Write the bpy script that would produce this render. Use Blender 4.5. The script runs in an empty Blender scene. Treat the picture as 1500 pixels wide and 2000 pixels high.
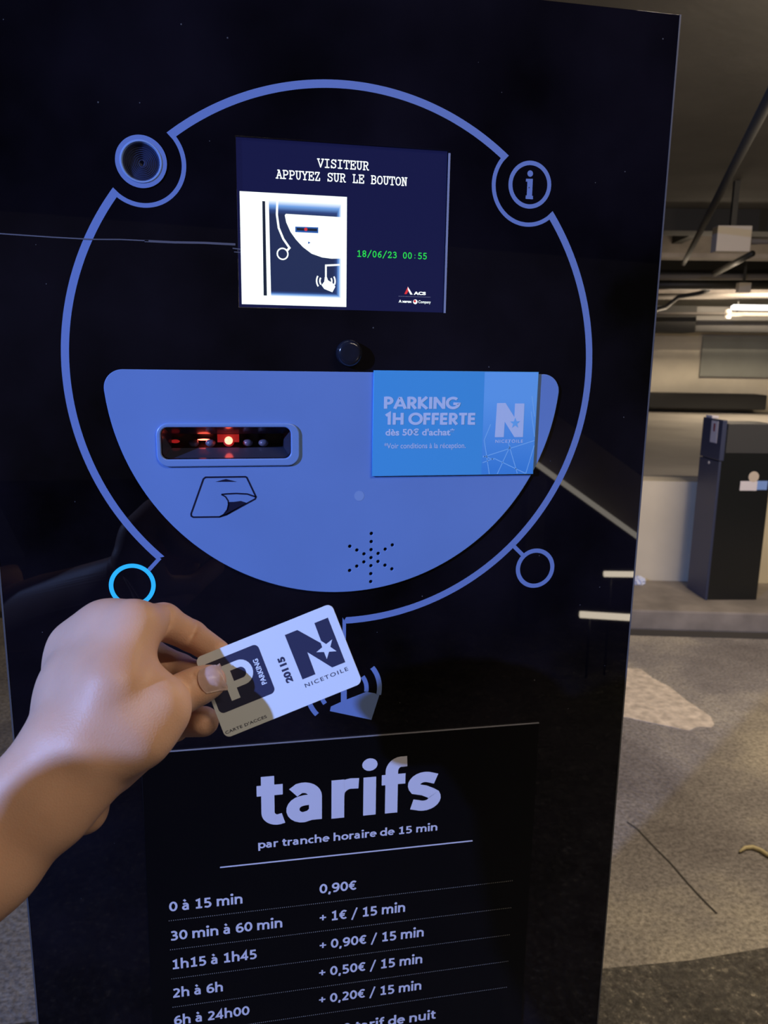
import bpy, bmesh, math, random
import numpy as np
from mathutils import Vector, Matrix

random.seed(7)
SC = bpy.context.scene
COL = SC.collection
PI = math.pi

# ------------------------------------------------------------------ camera
CAM_F = 1514.63                       # focal length in pixels of the 1500 x 2000 frame
CAM_R = np.array([[0.9819643, -0.188408, 0.0157647],      # right
                  [-0.022017, -0.1967671, -0.980203],     # down
                  [0.1877801, 0.9621773, -0.1973664]])    # forward
CAM_C = np.array([-0.0860656, -0.6166963, 1.5])
cam_data = bpy.data.cameras.new('camera')
cam = bpy.data.objects.new('camera', cam_data)
COL.objects.link(cam)
cam_data.sensor_fit = 'VERTICAL'
cam_data.sensor_height = 36.0
cam_data.lens = CAM_F / 2000.0 * 36.0
cam_data.clip_start = 0.01
m = Matrix.Identity(4)
for i in range(3):
    m[i][0] = CAM_R[0][i]; m[i][1] = -CAM_R[1][i]; m[i][2] = -CAM_R[2][i]; m[i][3] = CAM_C[i]
cam.matrix_world = m
cam_data.dof.use_dof = True
cam_data.dof.focus_distance = 0.56
cam_data.dof.aperture_fstop = 16.0
SC.camera = cam

# ------------------------------------------------------------------ world, lamps, exposure
SC.view_settings.view_transform = 'Standard'
SC.view_settings.look = 'None'
SC.view_settings.exposure = 0.0
SC.view_settings.gamma = 1.0
SC.view_settings.use_curve_mapping = False
w = bpy.data.worlds.new('garage_air')
SC.world = w
w.use_nodes = True
w.node_tree.nodes['Background'].inputs[0].default_value = (1.0, 0.86, 0.70, 1)
w.node_tree.nodes['Background'].inputs[1].default_value = 0.035


def lamp(name, loc, target, color, power, size, size_y=None, spread=None):
    l = bpy.data.lights.new(name, 'AREA')
    l.color = color
    l.energy = power
    l.shape = 'RECTANGLE' if size_y else 'DISK'
    l.size = size
    if size_y: l.size_y = size_y
    if spread: l.spread = spread
    o = bpy.data.objects.new(name, l)
    COL.objects.link(o)
    o.location = loc
    o.rotation_euler = (Vector(target) - Vector(loc)).to_track_quat('-Z', 'Y').to_euler()
    return o


BLUE = (0.26, 0.42, 1.0)
WARM = (1.0, 0.82, 0.61)
# blue sign light under the ceiling, far to the left
lamp('blue_spot_lamp', (-3.4, -2.1, 2.78), (0, 0, 1.25), BLUE, 39.0, 0.08, spread=math.radians(75))
# fluorescent battens of the garage, with unseen fill lamps added among them
lamp('tube_and_fill_lamp', (0.9, -1.3, 2.78), (0.9, -1.3, 0), WARM, 22.0, 1.2, 0.06)
lamp('tube_and_fill_lamp', (1.9, 0.6, 2.78), (1.9, 0.6, 0), WARM, 22.0, 1.2, 0.06)
lamp('tube_and_fill_lamp', (2.6, 1.4, 2.70), (3.1, 3.6, 0.4), WARM, 58.0, 1.2, 0.06)  # added fill, tilted to brighten the low cream wall
lamp('tube_and_fill_lamp', (4.8, 6.9, 2.40), (4.8, 6.9, 0), WARM, 10.0, 1.2, 0.06)
lamp('tube_and_fill_lamp', (6.8, 8.6, 2.60), (6.8, 9.2, 0), WARM, 80.0, 1.2, 0.06)
lamp('tube_and_fill_lamp', (6.0, 9.0, 2.05), (6.0, 8.8, 4.0), WARM, 9.0, 1.2, 0.06)  # added upward fill near the tube light, brightens the ceiling
lamp('tube_and_fill_lamp', (4.9, 6.8, 2.2), (4.9, 6.9, 4.0), WARM, 7.0, 1.2, 0.06)  # added upward fill for the dark ceiling bays

# ------------------------------------------------------------------ helpers
def at(u, v, depth):
    """point of the place seen at (u, v) at a given depth in front of the lens"""
    q = np.array([(u - 750) / CAM_F * depth, (v - 1000) / CAM_F * depth, depth])
    return CAM_C + CAM_R.T @ q


def on_z(u, v, z):
    d = CAM_R.T @ np.array([(u - 750) / CAM_F, (v - 1000) / CAM_F, 1.0])
    return CAM_C + d * ((z - CAM_C[2]) / d[2])


def tag(o, label=None, cat=None, group=None, kind=None):
    if label: o['label'] = label
    if cat: o['category'] = cat
    if group: o['group'] = group
    if kind: o['kind'] = kind
    return o


def link(name, me, mat=None, parent=None):
    o = bpy.data.objects.new(name, me)
    COL.objects.link(o)
    if mat and not me.materials: me.materials.append(mat)
    if parent: o.parent = parent
    return o


def empty(name, loc=(0, 0, 0), rz=0.0):
    o = bpy.data.objects.new(name, None)
    COL.objects.link(o)
    o.location = loc
    o.rotation_euler = (0, 0, rz)
    o.empty_display_size = 0.05
    return o


def from_bm(name, bm, mat, parent=None, smooth=False):
    me = bpy.data.meshes.new(name)
    bm.normal_update()
    bm.to_mesh(me); bm.free()
    if smooth:
        for p in me.polygons: p.use_smooth = True
    return link(name, me, mat, parent)


def bm_box(bm, x0, x1, y0, y1, z0, z1):
    vs = [bm.verts.new(c) for c in ((x0, y0, z0), (x1, y0, z0), (x1, y1, z0), (x0, y1, z0),
                                    (x0, y0, z1), (x1, y0, z1), (x1, y1, z1), (x0, y1, z1))]
    for f in ((3, 2, 1, 0), (4, 5, 6, 7), (0, 1, 5, 4), (1, 2, 6, 5), (2, 3, 7, 6), (3, 0, 4, 7)):
        bm.faces.new([vs[i] for i in f])
    return vs


def box(name, x0, x1, y0, y1, z0, z1, mat, parent=None, bevel=0.0):
    bm = bmesh.new()
    bm_box(bm, x0, x1, y0, y1, z0, z1)
    if bevel:
        bmesh.ops.bevel(bm, geom=bm.edges[:], offset=bevel, segments=2, affect='EDGES', profile=0.6)
    return from_bm(name, bm, mat, parent)


def bm_tube(bm, pts, r, n=12, caps=True):
    pts = [Vector(p) for p in pts]
    rings = []
    up = Vector((0, 0, 1))
    for i, p in enumerate(pts):
        t = (pts[min(i + 1, len(pts) - 1)] - pts[max(i - 1, 0)]).normalized()
        a = t.cross(up)
        if a.length < 1e-4: a = t.cross(Vector((1, 0, 0)))
        a.normalize(); b = a.cross(t)
        rr = r[i] if isinstance(r, (list, tuple)) else r
        rings.append([bm.verts.new(p + (a * math.cos(2 * PI * k / n) + b * math.sin(2 * PI * k / n)) * rr) for k in range(n)])
    for i in range(len(rings) - 1):
        for k in range(n):
            bm.faces.new((rings[i][k], rings[i][(k + 1) % n], rings[i + 1][(k + 1) % n], rings[i + 1][k]))
    if caps:
        bm.faces.new(rings[0][::-1]); bm.faces.new(rings[-1])


def tube(name, pts, r, mat, parent=None, n=12):
    bm = bmesh.new()
    bm_tube(bm, pts, r, n)
    bmesh.ops.recalc_face_normals(bm, faces=bm.faces[:])
    return from_bm(name, bm, mat, parent, smooth=True)


def lathe(name, prof, mat, parent=None, n=64, loc=(0, 0, 0), mats=None, face_mat=None, sharp=28):
    """profile of (radius, height); the axis points to -Y (out of the terminal front)"""
    bm = bmesh.new()
    rings = []
    for r, h in prof:
        if r < 1e-7:
            rings.append([bm.verts.new((0, -h, 0))])
        else:
            rings.append([bm.verts.new((r * math.cos(2 * PI * k / n), -h, r * math.sin(2 * PI * k / n))) for k in range(n)])
    for i in range(len(rings) - 1):
        a, b = rings[i], rings[i + 1]
        for k in range(n):
            k2 = (k + 1) % n
            if len(a) == 1 and len(b) == 1: continue
            if len(a) == 1: f = bm.faces.new((a[0], b[k2], b[k]))
            elif len(b) == 1: f = bm.faces.new((a[k], a[k2], b[0]))
            else: f = bm.faces.new((a[k], a[k2], b[k2], b[k]))
            if face_mat: f.material_index = face_mat[i]
    bmesh.ops.recalc_face_normals(bm, faces=bm.faces[:])
    me = bpy.data.meshes.new(name)
    bm.to_mesh(me); bm.free()
    for mm in (mats or [mat]): me.materials.append(mm)
    for p in me.polygons: p.use_smooth = True
    me.set_sharp_from_angle(angle=math.radians(sharp))
    o = link(name, me, None, parent)
    o.location = loc
    return o


def flat(name, loops, mat, parent=None, y=0.0, depth=0.0, bevel=0.0, frame=None, res=2):
    """2D outline(s) with holes (x, z) filled into one mesh; lies in the XZ plane, front at y.
    frame = function (x, z, off) -> 3D point for things that are not in the terminal plane"""
    cu = bpy.data.curves.new(name, 'CURVE')
    cu.dimensions = '2D'
    cu.fill_mode = 'BOTH'
    cu.extrude = depth / 2
    cu.bevel_depth = bevel
    cu.bevel_resolution = res
    for lp in loops:
        s = cu.splines.new('POLY')
        s.points.add(len(lp) - 1)
        for i, (a, b) in enumerate(lp): s.points[i].co = (a, b, 0, 1)
        s.use_cyclic_u = True
    o = bpy.data.objects.new(name, cu)
    COL.objects.link(o)
    dg = bpy.context.evaluated_depsgraph_get()
    me = bpy.data.meshes.new_from_object(o.evaluated_get(dg))
    bpy.data.objects.remove(o)
    bpy.data.curves.remove(cu)
    me.name = name
    return settle(name, me, mat, parent, y, depth, bevel, frame)


def settle(name, me, mat, parent, y, depth, bevel, frame):
    me.materials.clear()
    for v in me.vertices:
        a, b, c = v.co
        if frame:
            v.co = frame(a, b, c)
        else:
            v.co = (a, y + depth / 2 + bevel - c if (depth or bevel) else y, b)
    return link(name, me, mat, parent)


def text_mesh(body, bold, spacing=1.0):
    cu = bpy.data.curves.new('lettering', 'FONT')
    cu.body = body
    cu.size = 1.0
    cu.offset = bold
    cu.space_character = spacing
    cu.resolution_u = 6
    o = bpy.data.objects.new('lettering', cu)
    COL.objects.link(o)
    dg = bpy.context.evaluated_depsgraph_get()
    me = bpy.data.meshes.new_from_object(o.evaluated_get(dg))
    bpy.data.objects.remove(o)
    bpy.data.curves.remove(cu)
    return me


def text(name, body, x0, x1, zbase, cap, mat, parent=None, y=0.0, bold=0.03, frame=None, spacing=1.0, capref=0.682):
    """lettering fitted between x0 and x1 with its baseline at zbase and capitals cap high"""
    me = text_mesh(body, bold, spacing)
    xs = [v.co.x for v in me.vertices]
    a, b = min(xs), max(xs)
    sx = (x1 - x0) / (b - a)
    sz = cap / (capref + 2 * bold)
    for v in me.vertices:
        v.co = ((v.co.x - a) * sx + x0, (v.co.y + bold) * sz + zbase, 0)
    me.name = name
    return settle(name, me, mat, parent, y, 0, 0, frame)


def arc(cx, cz, r, a0, a1, n=24):
    return [(cx + r * math.cos(math.radians(a0 + (a1 - a0) * i / n)), cz + r * math.sin(math.radians(a0 + (a1 - a0) * i / n))) for i in range(n + 1)]


def circ(cx, cz, r, n=64):
    return [(cx + r * math.cos(2 * PI * i / n), cz + r * math.sin(2 * PI * i / n)) for i in range(n)]


def rrect(x0, x1, z0, z1, r, n=8):
    out = []
    for cx, cz, a in ((x1 - r, z1 - r, 0), (x0 + r, z1 - r, 90), (x0 + r, z0 + r, 180), (x1 - r, z0 + r, 270)):
        out += arc(cx, cz, r, a, a + 90, n)
    return out


def ribbon(pts, w, closed=False):
    """outline loops of a thick line"""
    n = len(pts)
    L, Rr = [], []
    for i in range(n):
        if closed:
            p0, p1 = pts[i - 1], pts[(i + 1) % n]
        else:
            p0, p1 = pts[max(i - 1, 0)], pts[min(i + 1, n - 1)]
        q = pts[i]
        def nrm(a, b):
            dx, dz = b[0] - a[0], b[1] - a[1]
            l = math.hypot(dx, dz) or 1e-9
            return (-dz / l, dx / l)
        n1 = nrm(p0, q) if p0 != q else nrm(q, p1)
        n2 = nrm(q, p1) if p1 != q else n1
        mx, mz = n1[0] + n2[0], n1[1] + n2[1]
        l = math.hypot(mx, mz) or 1e-9
        mx, mz = mx / l, mz / l
        k = min(1.0 / max(mx * n1[0] + mz * n1[1], 0.3), 3)
        L.append((q[0] + mx * w / 2 * k, q[1] + mz * w / 2 * k))
        Rr.append((q[0] - mx * w / 2 * k, q[1] - mz * w / 2 * k))
    return [L, Rr] if closed else [L + Rr[::-1]]


def quads_mesh(name, quads, mat, parent=None, y=0.0, frame=None):
    vs, fs = [], []
    for q in quads:
        i = len(vs)
        vs += [frame(a, b, 0) if frame else (a, y, b) for a, b in q]
        fs.append(list(range(i, i + len(q))))
    me = bpy.data.meshes.new(name)
    me.from_pydata([tuple(v) for v in vs], [], fs)
    return link(name, me, mat, parent)


# ------------------------------------------------------------------ materials
def new_mat(name):
    m = bpy.data.materials.new(name)
    m.use_nodes = True
    nt = m.node_tree
    return m, nt, nt.nodes['Principled BSDF']


def pbr(name, color, rough=0.5, metal=0.0, spec=0.5, coat=0.0, var=0.0, vscale=30.0, bump=0.0, bscale=200.0, bdist=0.001, emit=None, estr=0.0, detail=4.0):
    m, nt, b = new_mat(name)
    b.inputs['Base Color'].default_value = (*color, 1)
    b.inputs['Roughness'].default_value = rough
    b.inputs['Metallic'].default_value = metal
    b.inputs['Specular IOR Level'].default_value = spec
    b.inputs['Coat Weight'].default_value = coat
    b.inputs['Coat Roughness'].default_value = 0.05
    tc = nt.nodes.new('ShaderNodeTexCoord')
    if var:
        n = nt.nodes.new('ShaderNodeTexNoise')
        n.inputs['Scale'].default_value = vscale
        n.inputs['Detail'].default_value = detail
        nt.links.new(tc.outputs['Object'], n.inputs['Vector'])
        mr = nt.nodes.new('ShaderNodeMapRange')
        mr.inputs[1].default_value = 0.3; mr.inputs[2].default_value = 0.7
        mr.inputs[3].default_value = 1 - var; mr.inputs[4].default_value = 1 + var
        nt.links.new(n.outputs[0], mr.inputs[0])
        mx = nt.nodes.new('ShaderNodeVectorMath'); mx.operation = 'SCALE'
        mx.inputs[0].default_value = color
        nt.links.new(mr.outputs[0], mx.inputs['Scale'])
        nt.links.new(mx.outputs[0], b.inputs['Base Color'])
    if bump:
        n = nt.nodes.new('ShaderNodeTexNoise')
        n.inputs['Scale'].default_value = bscale
        n.inputs['Detail'].default_value = 3
        nt.links.new(tc.outputs['Object'], n.inputs['Vector'])
        bp = nt.nodes.new('ShaderNodeBump')
        bp.inputs['Strength'].default_value = bump
        bp.inputs['Distance'].default_value = bdist
        nt.links.new(n.outputs[0], bp.inputs['Height'])
        nt.links.new(bp.outputs[0], b.inputs['Normal'])
    if emit:
        b.inputs['Emission Color'].default_value = (*emit, 1)
        b.inputs['Emission Strength'].default_value = estr
    return m


def glow(name, color, strength):
    return pbr(name, (0.01, 0.01, 0.01), 0.4, emit=color, estr=strength)


M = {}
M['acrylic'] = pbr('black_acrylic', (0.0055, 0.0045, 0.0075), 0.015, spec=0.42, var=0.9, vscale=6.0, detail=6)
M['plaque'] = pbr('black_plaque', (0.003, 0.0028, 0.004), 0.12, spec=0.30)
M['body'] = pbr('black_steel', (0.008, 0.008, 0.012), 0.35)
M['print'] = pbr('blue_grey_print', (0.17, 0.26, 0.56), 0.45, spec=0.35)
M['shield'] = pbr('blue_grey_paint', (0.165, 0.285, 0.60), 0.42, spec=0.35, var=0.05, vscale=9.0, bump=0.12, bscale=1500, bdist=0.0002)
M['white_print'] = pbr('white_print', (0.70, 0.70, 0.82), 0.5)
M['seam'] = pbr('seam_grey', (0.26, 0.26, 0.30), 0.4)
M['dot'] = pbr('dotted_rule', (0.30, 0.30, 0.29), 0.5)
M['dark_ink'] = pbr('navy_ink', (0.006, 0.008, 0.035), 0.4)
M['black_plastic'] = pbr('black_plastic', (0.012, 0.013, 0.022), 0.16, spec=0.5)
M['cup'] = pbr('speaker_cup', (0.035, 0.043, 0.10), 0.5, spec=0.25)
M['rim'] = pbr('speaker_rim', (0.24, 0.37, 0.66), 0.4, spec=0.4)
M['recess'] = pbr('slot_recess', (0.03, 0.032, 0.055), 0.18, spec=0.6)
M['bezel'] = pbr('slot_bezel', (0.18, 0.31, 0.62), 0.3, spec=0.5)
M['lens_bump'] = pbr('slot_roller', (0.13, 0.12, 0.17), 0.3, spec=0.5)
M['red_led'] = glow('red_led', (1.0, 0.10, 0.06), 9.0)
M['red_spill'] = glow('painted_red_spill', (1.0, 0.03, 0.03), 0.30)  # dim emission paints the red lamp's light onto parts around it
M['cyan_led'] = glow('cyan_led_ring', (0.02, 0.43, 1.0), 1.05)
M['screen'] = pbr('screen_navy', (0.004, 0.004, 0.01), 0.15, emit=(0.0070, 0.0085, 0.052), estr=1.0)
M['screen_white'] = glow('screen_white', (0.90, 1.0, 1.0), 1.25)
M['screen_green'] = glow('screen_green', (0.02, 0.75, 0.08), 1.0)
M['screen_red'] = glow('screen_red', (0.75, 0.03, 0.04), 0.9)
M['screen_black'] = glow('screen_black', (0.004, 0.01, 0.03), 1.0)
M['screen_blue'] = glow('screen_blue', (0.02, 0.10, 0.40), 1.0)
M['edge'] = pbr('cut_acrylic_edge', (0.30, 0.33, 0.45), 0.25, spec=0.7)
M['edge_dark'] = pbr('dark_cut_edge', (0.10, 0.10, 0.11), 0.35, spec=0.6)
M['scratch'] = pbr('scratch', (0.10, 0.10, 0.13), 0.6)
M['speck'] = pbr('dust_speck', (0.07, 0.07, 0.08), 0.8)

# the picture on the screen: a dark photograph that fades to white at its edges
m, nt, b = new_mat('screen_picture')
tc = nt.nodes.new('ShaderNodeTexCoord')
sep = nt.nodes.new('ShaderNodeSeparateXYZ')
mp = nt.nodes.new('ShaderNodeMapping')
mp.vector_type = 'POINT'
mp.inputs['Scale'].default_value = (1 / (0.260 * 0.21), 1, 1 / (0.329 * 0.21))
mp.inputs['Location'].default_value = (0.270 / 0.260, 0, -(0.263 * 0.21 + 1.5 - 0.0118004) / (0.329 * 0.21))
nt.links.new(tc.outputs['Object'], mp.inputs[0])
nt.links.new(mp.outputs[0], sep.inputs[0])
def mth(op, a, bb=None, cl=False):
    n = nt.nodes.new('ShaderNodeMath'); n.operation = op; n.use_clamp = cl
    for i, x in enumerate((a, bb)):
        if x is None: continue
        if hasattr(x, 'links'): nt.links.new(x, n.inputs[i])
        else: n.inputs[i].default_value = x
    return n.outputs[0]
fx = mth('SMOOTH_MIN', mth('MULTIPLY', mth('SUBTRACT', 1.0, sep.outputs['X']), 11.0), 1.0)
fz0 = mth('MULTIPLY', sep.outputs['Z'], 17.0)
fz1 = mth('MULTIPLY', mth('SUBTRACT', 1.0, sep.outputs['Z']), 7.0)
fall = mth('MINIMUM', mth('MINIMUM', fx, fz0), mth('MINIMUM', fz1, 1.0), True)
cr = nt.nodes.new('ShaderNodeValToRGB')
cr.color_ramp.elements[0].position = 0.0
cr.color_ramp.elements[0].color = (0.95, 1.05, 1.1, 1)
e = cr.color_ramp.elements.new(0.35); e.color = (0.16, 0.36, 0.80, 1)
e = cr.color_ramp.elements.new(0.7); e.color = (0.018, 0.05, 0.20, 1)
cr.color_ramp.elements[1 if False else len(cr.color_ramp.elements) - 1].position = 1.0
cr.color_ramp.elements[len(cr.color_ramp.elements) - 1].color = (0.006, 0.016, 0.075, 1)
nt.links.new(fall, cr.inputs[0])
b.inputs['Base Color'].default_value = (0.01, 0.01, 0.01, 1)
nt.links.new(cr.outputs[0], b.inputs['Emission Color'])
b.inputs['Emission Strength'].default_value = 1.0
M['screen_picture'] = m

# ------------------------------------------------------------------ setting: the parking level
e1 = Vector((0.974, -0.225, 0)).normalized()      # along the kerb
e2 = Vector((0.225, 0.974, 0)).normalized()       # away from it
EO = Vector((2.10, 3.215, 0))
RZ = math.atan2(e1.y, e1.x)


def E(a, bb, z):
    v = EO + e1 * a + e2 * bb
    return Vector((v.x, v.y, z))


def ebox(name, a0, a1, b0, b1, z0, z1, mat, parent=None, bevel=0.0):
    o = box(name, a0, a1, b0, b1, z0, z1, mat, parent, bevel)
    if parent is None:
        o.location = EO; o.rotation_euler = (0, 0, RZ)
    return o


# floor material: stained concrete, rougher and wet near the photographer
m, nt, b = new_mat('stained_concrete')
tc = nt.nodes.new('ShaderNodeTexCoord')
def noise(scale, detail=5, rough=0.55):
    n = nt.nodes.new('ShaderNodeTexNoise')
    n.inputs['Scale'].default_value = scale; n.inputs['Detail'].default_value = detail; n.inputs['Roughness'].default_value = rough
    nt.links.new(tc.outputs['Object'], n.inputs['Vector'])
    return n.outputs[0]
def ramp(src, stops):
    r = nt.nodes.new('ShaderNodeValToRGB')
    while len(r.color_ramp.elements) < len(stops): r.color_ramp.elements.new(0.5)
    for i, (p, c) in enumerate(stops):
        r.color_ramp.elements[i].position = p; r.color_ramp.elements[i].color = (*c, 1)
    nt.links.new(src, r.inputs[0])
    return r.outputs[0]
c1 = ramp(noise(0.9, 7, 0.62), [(0.36, (0.17, 0.15, 0.14)), (0.47, (0.27, 0.245, 0.225)), (0.55, (0.40, 0.36, 0.30)), (0.66, (0.50, 0.45, 0.36))])
c2 = ramp(noise(75, 3, 0.7), [(0.36, (0.58, 0.58, 0.58)), (0.52, (0.98, 0.98, 0.98)), (0.66, (1.25, 1.25, 1.25))])
mx = nt.nodes.new('ShaderNodeMix'); mx.data_type = 'RGBA'; mx.blend_type = 'MULTIPLY'; mx.inputs[0].default_value = 1.0
nt.links.new(c1, mx.inputs['A']); nt.links.new(c2, mx.inputs['B'])
nt.links.new(mx.outputs['Result'], b.inputs['Base Color'])
b.inputs['Roughness'].default_value = 0.55
bp = nt.nodes.new('ShaderNodeBump'); bp.inputs['Strength'].default_value = 0.6; bp.inputs['Distance'].default_value = 0.012
nt.links.new(noise(45, 6), bp.inputs['Height']); nt.links.new(bp.outputs[0], b.inputs['Normal'])
M['floor'] = m

m, nt, b = new_mat('wet_rough_asphalt')
tc = nt.nodes.new('ShaderNodeTexCoord')
c1 = ramp(noise(9, 6), [(0.3, (0.075, 0.068, 0.056)), (0.7, (0.17, 0.155, 0.13))])
c2 = ramp(noise(62, 3, 0.75), [(0.40, (0.55, 0.55, 0.55)), (0.56, (1.0, 1.0, 1.0)), (0.63, (1.6, 1.6, 1.55)), (0.72, (4.0, 3.9, 3.6))])  # brightest specks paint wet glints into the base colour, among paler stones
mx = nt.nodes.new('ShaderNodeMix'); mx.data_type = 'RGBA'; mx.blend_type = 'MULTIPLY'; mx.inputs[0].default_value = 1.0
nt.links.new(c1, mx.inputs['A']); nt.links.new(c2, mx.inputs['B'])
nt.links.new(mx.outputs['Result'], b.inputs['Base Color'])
r1 = ramp(noise(14, 4), [(0.38, (0.10, 0.10, 0.10)), (0.62, (0.34, 0.34, 0.34))])
nt.links.new(r1, b.inputs['Roughness'])
bp = nt.nodes.new('ShaderNodeBump'); bp.inputs['Strength'].default_value = 0.9; bp.inputs['Distance'].default_value = 0.016
nt.links.new(noise(38, 6, 0.65), bp.inputs['Height']); nt.links.new(bp.outputs[0], b.inputs['Normal'])
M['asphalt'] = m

M['pale_concrete'] = pbr('pale_bare_concrete', (0.60, 0.51, 0.40), 0.8, var=0.30, vscale=26, bump=0.5, bscale=40, bdist=0.006, detail=6)
M['kerb'] = pbr('kerb_concrete', (0.24, 0.21, 0.18), 0.75, var=0.25, vscale=6, bump=0.3, bscale=30, bdist=0.004)
M['cream_wall'] = pbr('cream_wall_paint', (0.62, 0.56, 0.44), 0.7, var=0.08, vscale=3)
M['grey_panel'] = pbr('grey_green_panel', (0.27, 0.275, 0.24), 0.7, var=0.06, vscale=4)
M['ceiling'] = pbr('dark_ceiling_concrete', (0.16, 0.155, 0.145), 0.85, var=0.15, vscale=2, bump=0.2, bscale=20, bdist=0.004)
M['beam'] = pbr('dark_beam', (0.035, 0.034, 0.031), 0.8)
M['beam_brown'] = pbr('brown_beam', (0.20, 0.175, 0.155), 0.8, var=0.2, vscale=5)
M['deck'] = pbr('ramp_deck', (0.30, 0.275, 0.24), 0.7, var=0.2, vscale=1.2)
M['pipe'] = pbr('dark_pipe', (0.028, 0.027, 0.024), 0.5)
M['pipe_pale'] = pbr('pale_pipe', (0.15, 0.135, 0.12), 0.7)
M['duct_box'] = pbr('pale_metal', (0.62, 0.56, 0.49), 0.5)
M['tube'] = glow('lit_tube', (1.0, 0.97, 0.90), 2.2)
M['tube_warm'] = glow('lit_warm_tube', (1.0, 0.86, 0.66), 15.0)
M['k2_blue'] = pbr('navy_steel', (0.035, 0.043, 0.085), 0.4, bump=0.1, bscale=120)
M['k2_black'] = pbr('gloss_black_steel', (0.010, 0.011, 0.011), 0.25)
M['k2_top'] = pbr('smoked_top_panel', (0.05, 0.05, 0.05), 0.3)
M['sticker'] = pbr('white_sticker', (0.62, 0.58, 0.60), 0.5)
M['sticker_red'] = pbr('red_sticker_print', (0.28, 0.05, 0.06), 0.5)
M['sticker_beige'] = pbr('beige_sticker', (0.50, 0.42, 0.33), 0.5)
M['sticker_blue'] = pbr('blue_sticker', (0.18, 0.30, 0.62), 0.5)
M['paper'] = pbr('crumpled_paper', (0.65, 0.70, 0.85), 0.7)
M['strip'] = pbr('yellowed_strip', (0.55, 0.46, 0.24), 0.6)
M['crack'] = pbr('crack_dark', (0.05, 0.045, 0.04), 0.9)

bm = bmesh.new(); bm_box(bm, -12, 14, -9, 16, -0.3, 0.0)
tag(from_bm('floor', bm, M['floor']), kind='structure')
# the wet asphalt strip in the foreground, edge seen from lower left to right
pa, pb = on_z(1160, 1893, 0), on_z(1520, 1858, 0)
dv = Vector(pb - pa).normalized(); nv = Vector((dv.y, -dv.x, 0))
if nv.y > 0: nv = -nv
pts = []
for i in range(41):
    t = -5 + 10 * i / 40
    q = Vector(pa) + dv * t + nv * (0.012 * math.sin(7 * t) + 0.008 * math.sin(19 * t + 1))
    pts.append((q.x, q.y))
pts2 = [((Vector((*p, 0)) + nv * 9).x, (Vector((*p, 0)) + nv * 9).y) for p in pts]
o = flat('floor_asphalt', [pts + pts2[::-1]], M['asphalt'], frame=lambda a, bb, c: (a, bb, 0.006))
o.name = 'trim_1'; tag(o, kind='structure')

ceil = ebox('ceiling', -14, 12, -12, 12, 2.85, 3.05, M['ceiling']); tag(ceil, kind='structure')
n_trim = [1]
def trim(a0, a1, b0, b1, z0, z1, mat, bevel=0.0):
    n_trim[0] += 1
    return tag(ebox('trim_%d' % n_trim[0], a0, a1, b0, b1, z0, z1, mat, None, bevel), kind='structure')


trim(-9, 9, -0.09, 0.0, -0.01, 0.004, M['crack'])
trim(-9, 9, 0.0, 0.62, 0.0, 0.12, M['kerb'], 0.012)                 # island with its kerb
tag(ebox('wall_front', -9, 9, 0.62, 0.82, 0.0, 0.76, M['cream_wall']), kind='structure')
trim(-9, 9, 0.82, 8.0, 0.60, 0.74, M['deck'])                        # deck beyond the low wall
tag(ebox('wall_back', -14, 9, 8.0, 8.2, 0.0, 2.85, M['cream_wall']), kind='structure')
trim(-9, 3.97, 7.55, 8.0, 0.80, 1.02, M['beam'], 0.02)                # dark guard rail before the far wall
trim(-9, 2.8, 7.45, 8.0, 1.90, 2.28, M['beam'], 0.02)
trim(2.8, 9, 7.55, 8.0, 1.92, 2.28, M['ceiling'], 0.02)                   # black service duct above the far wall
trim(-9, 9, 7.1, 7.45, 2.40, 2.50, M['beam_brown'], 0.01)
trim(-9, 9, 3.3, 3.6, 2.66, 2.85, M['beam'])                          # ceiling beams
trim(-9, 9, 4.7, 4.95, 2.60, 2.85, M['beam_brown'])
trim(-9, 9, 6.0, 6.2, 2.55, 2.85, M['beam'])
for a in (1.5, 2.3, 3.2):
    trim(a, a + 0.10, 3.6, 7.4, 2.74, 2.85, M['beam'])

# patch of bare pale concrete on the road and a crack
patch = [(1180, 1300), (1235, 1306), (1252, 1307), (1275, 1325), (1310, 1343), (1340, 1368), (1375, 1391), (1388, 1400), (1395, 1415), (1390, 1421),
         (1362, 1420), (1345, 1428), (1310, 1420), (1270, 1412), (1225, 1402), (1180, 1398)]
pp = [on_z(u, v, 0) for u, v in patch]
o = flat('trim_patch', [[(q[0], q[1]) for q in pp]], M['pale_concrete'], depth=0.002, frame=lambda a, bb, c: (a, bb, 0.001 + c))
n_trim[0] += 1; o.name = 'trim_%d' % n_trim[0]; tag(o, kind='structure')
cr_ = [on_z(u, v, 0) for u, v in ((1225, 1606), (1245, 1620), (1275, 1652), (1310, 1687), (1345, 1728), (1370, 1755), (1400, 1785))]
o = flat('trim_crack', ribbon([(q[0], q[1]) for q in cr_], 0.006), M['crack'], frame=lambda a, bb, c: (a, bb, 0.0015))
n_trim[0] += 1; o.name = 'trim_%d' % n_trim[0]; tag(o, kind='structure')

# far wall sign panel
o = ebox('wall_panel', 3.1, 6.4, 7.96, 7.995, 1.27, 1.87, M['grey_panel'], None, 0.004)
tag(o, 'large flat grey panel mounted on the cream far wall under the ceiling pipes', 'panel')
WALLPANEL = o

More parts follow.
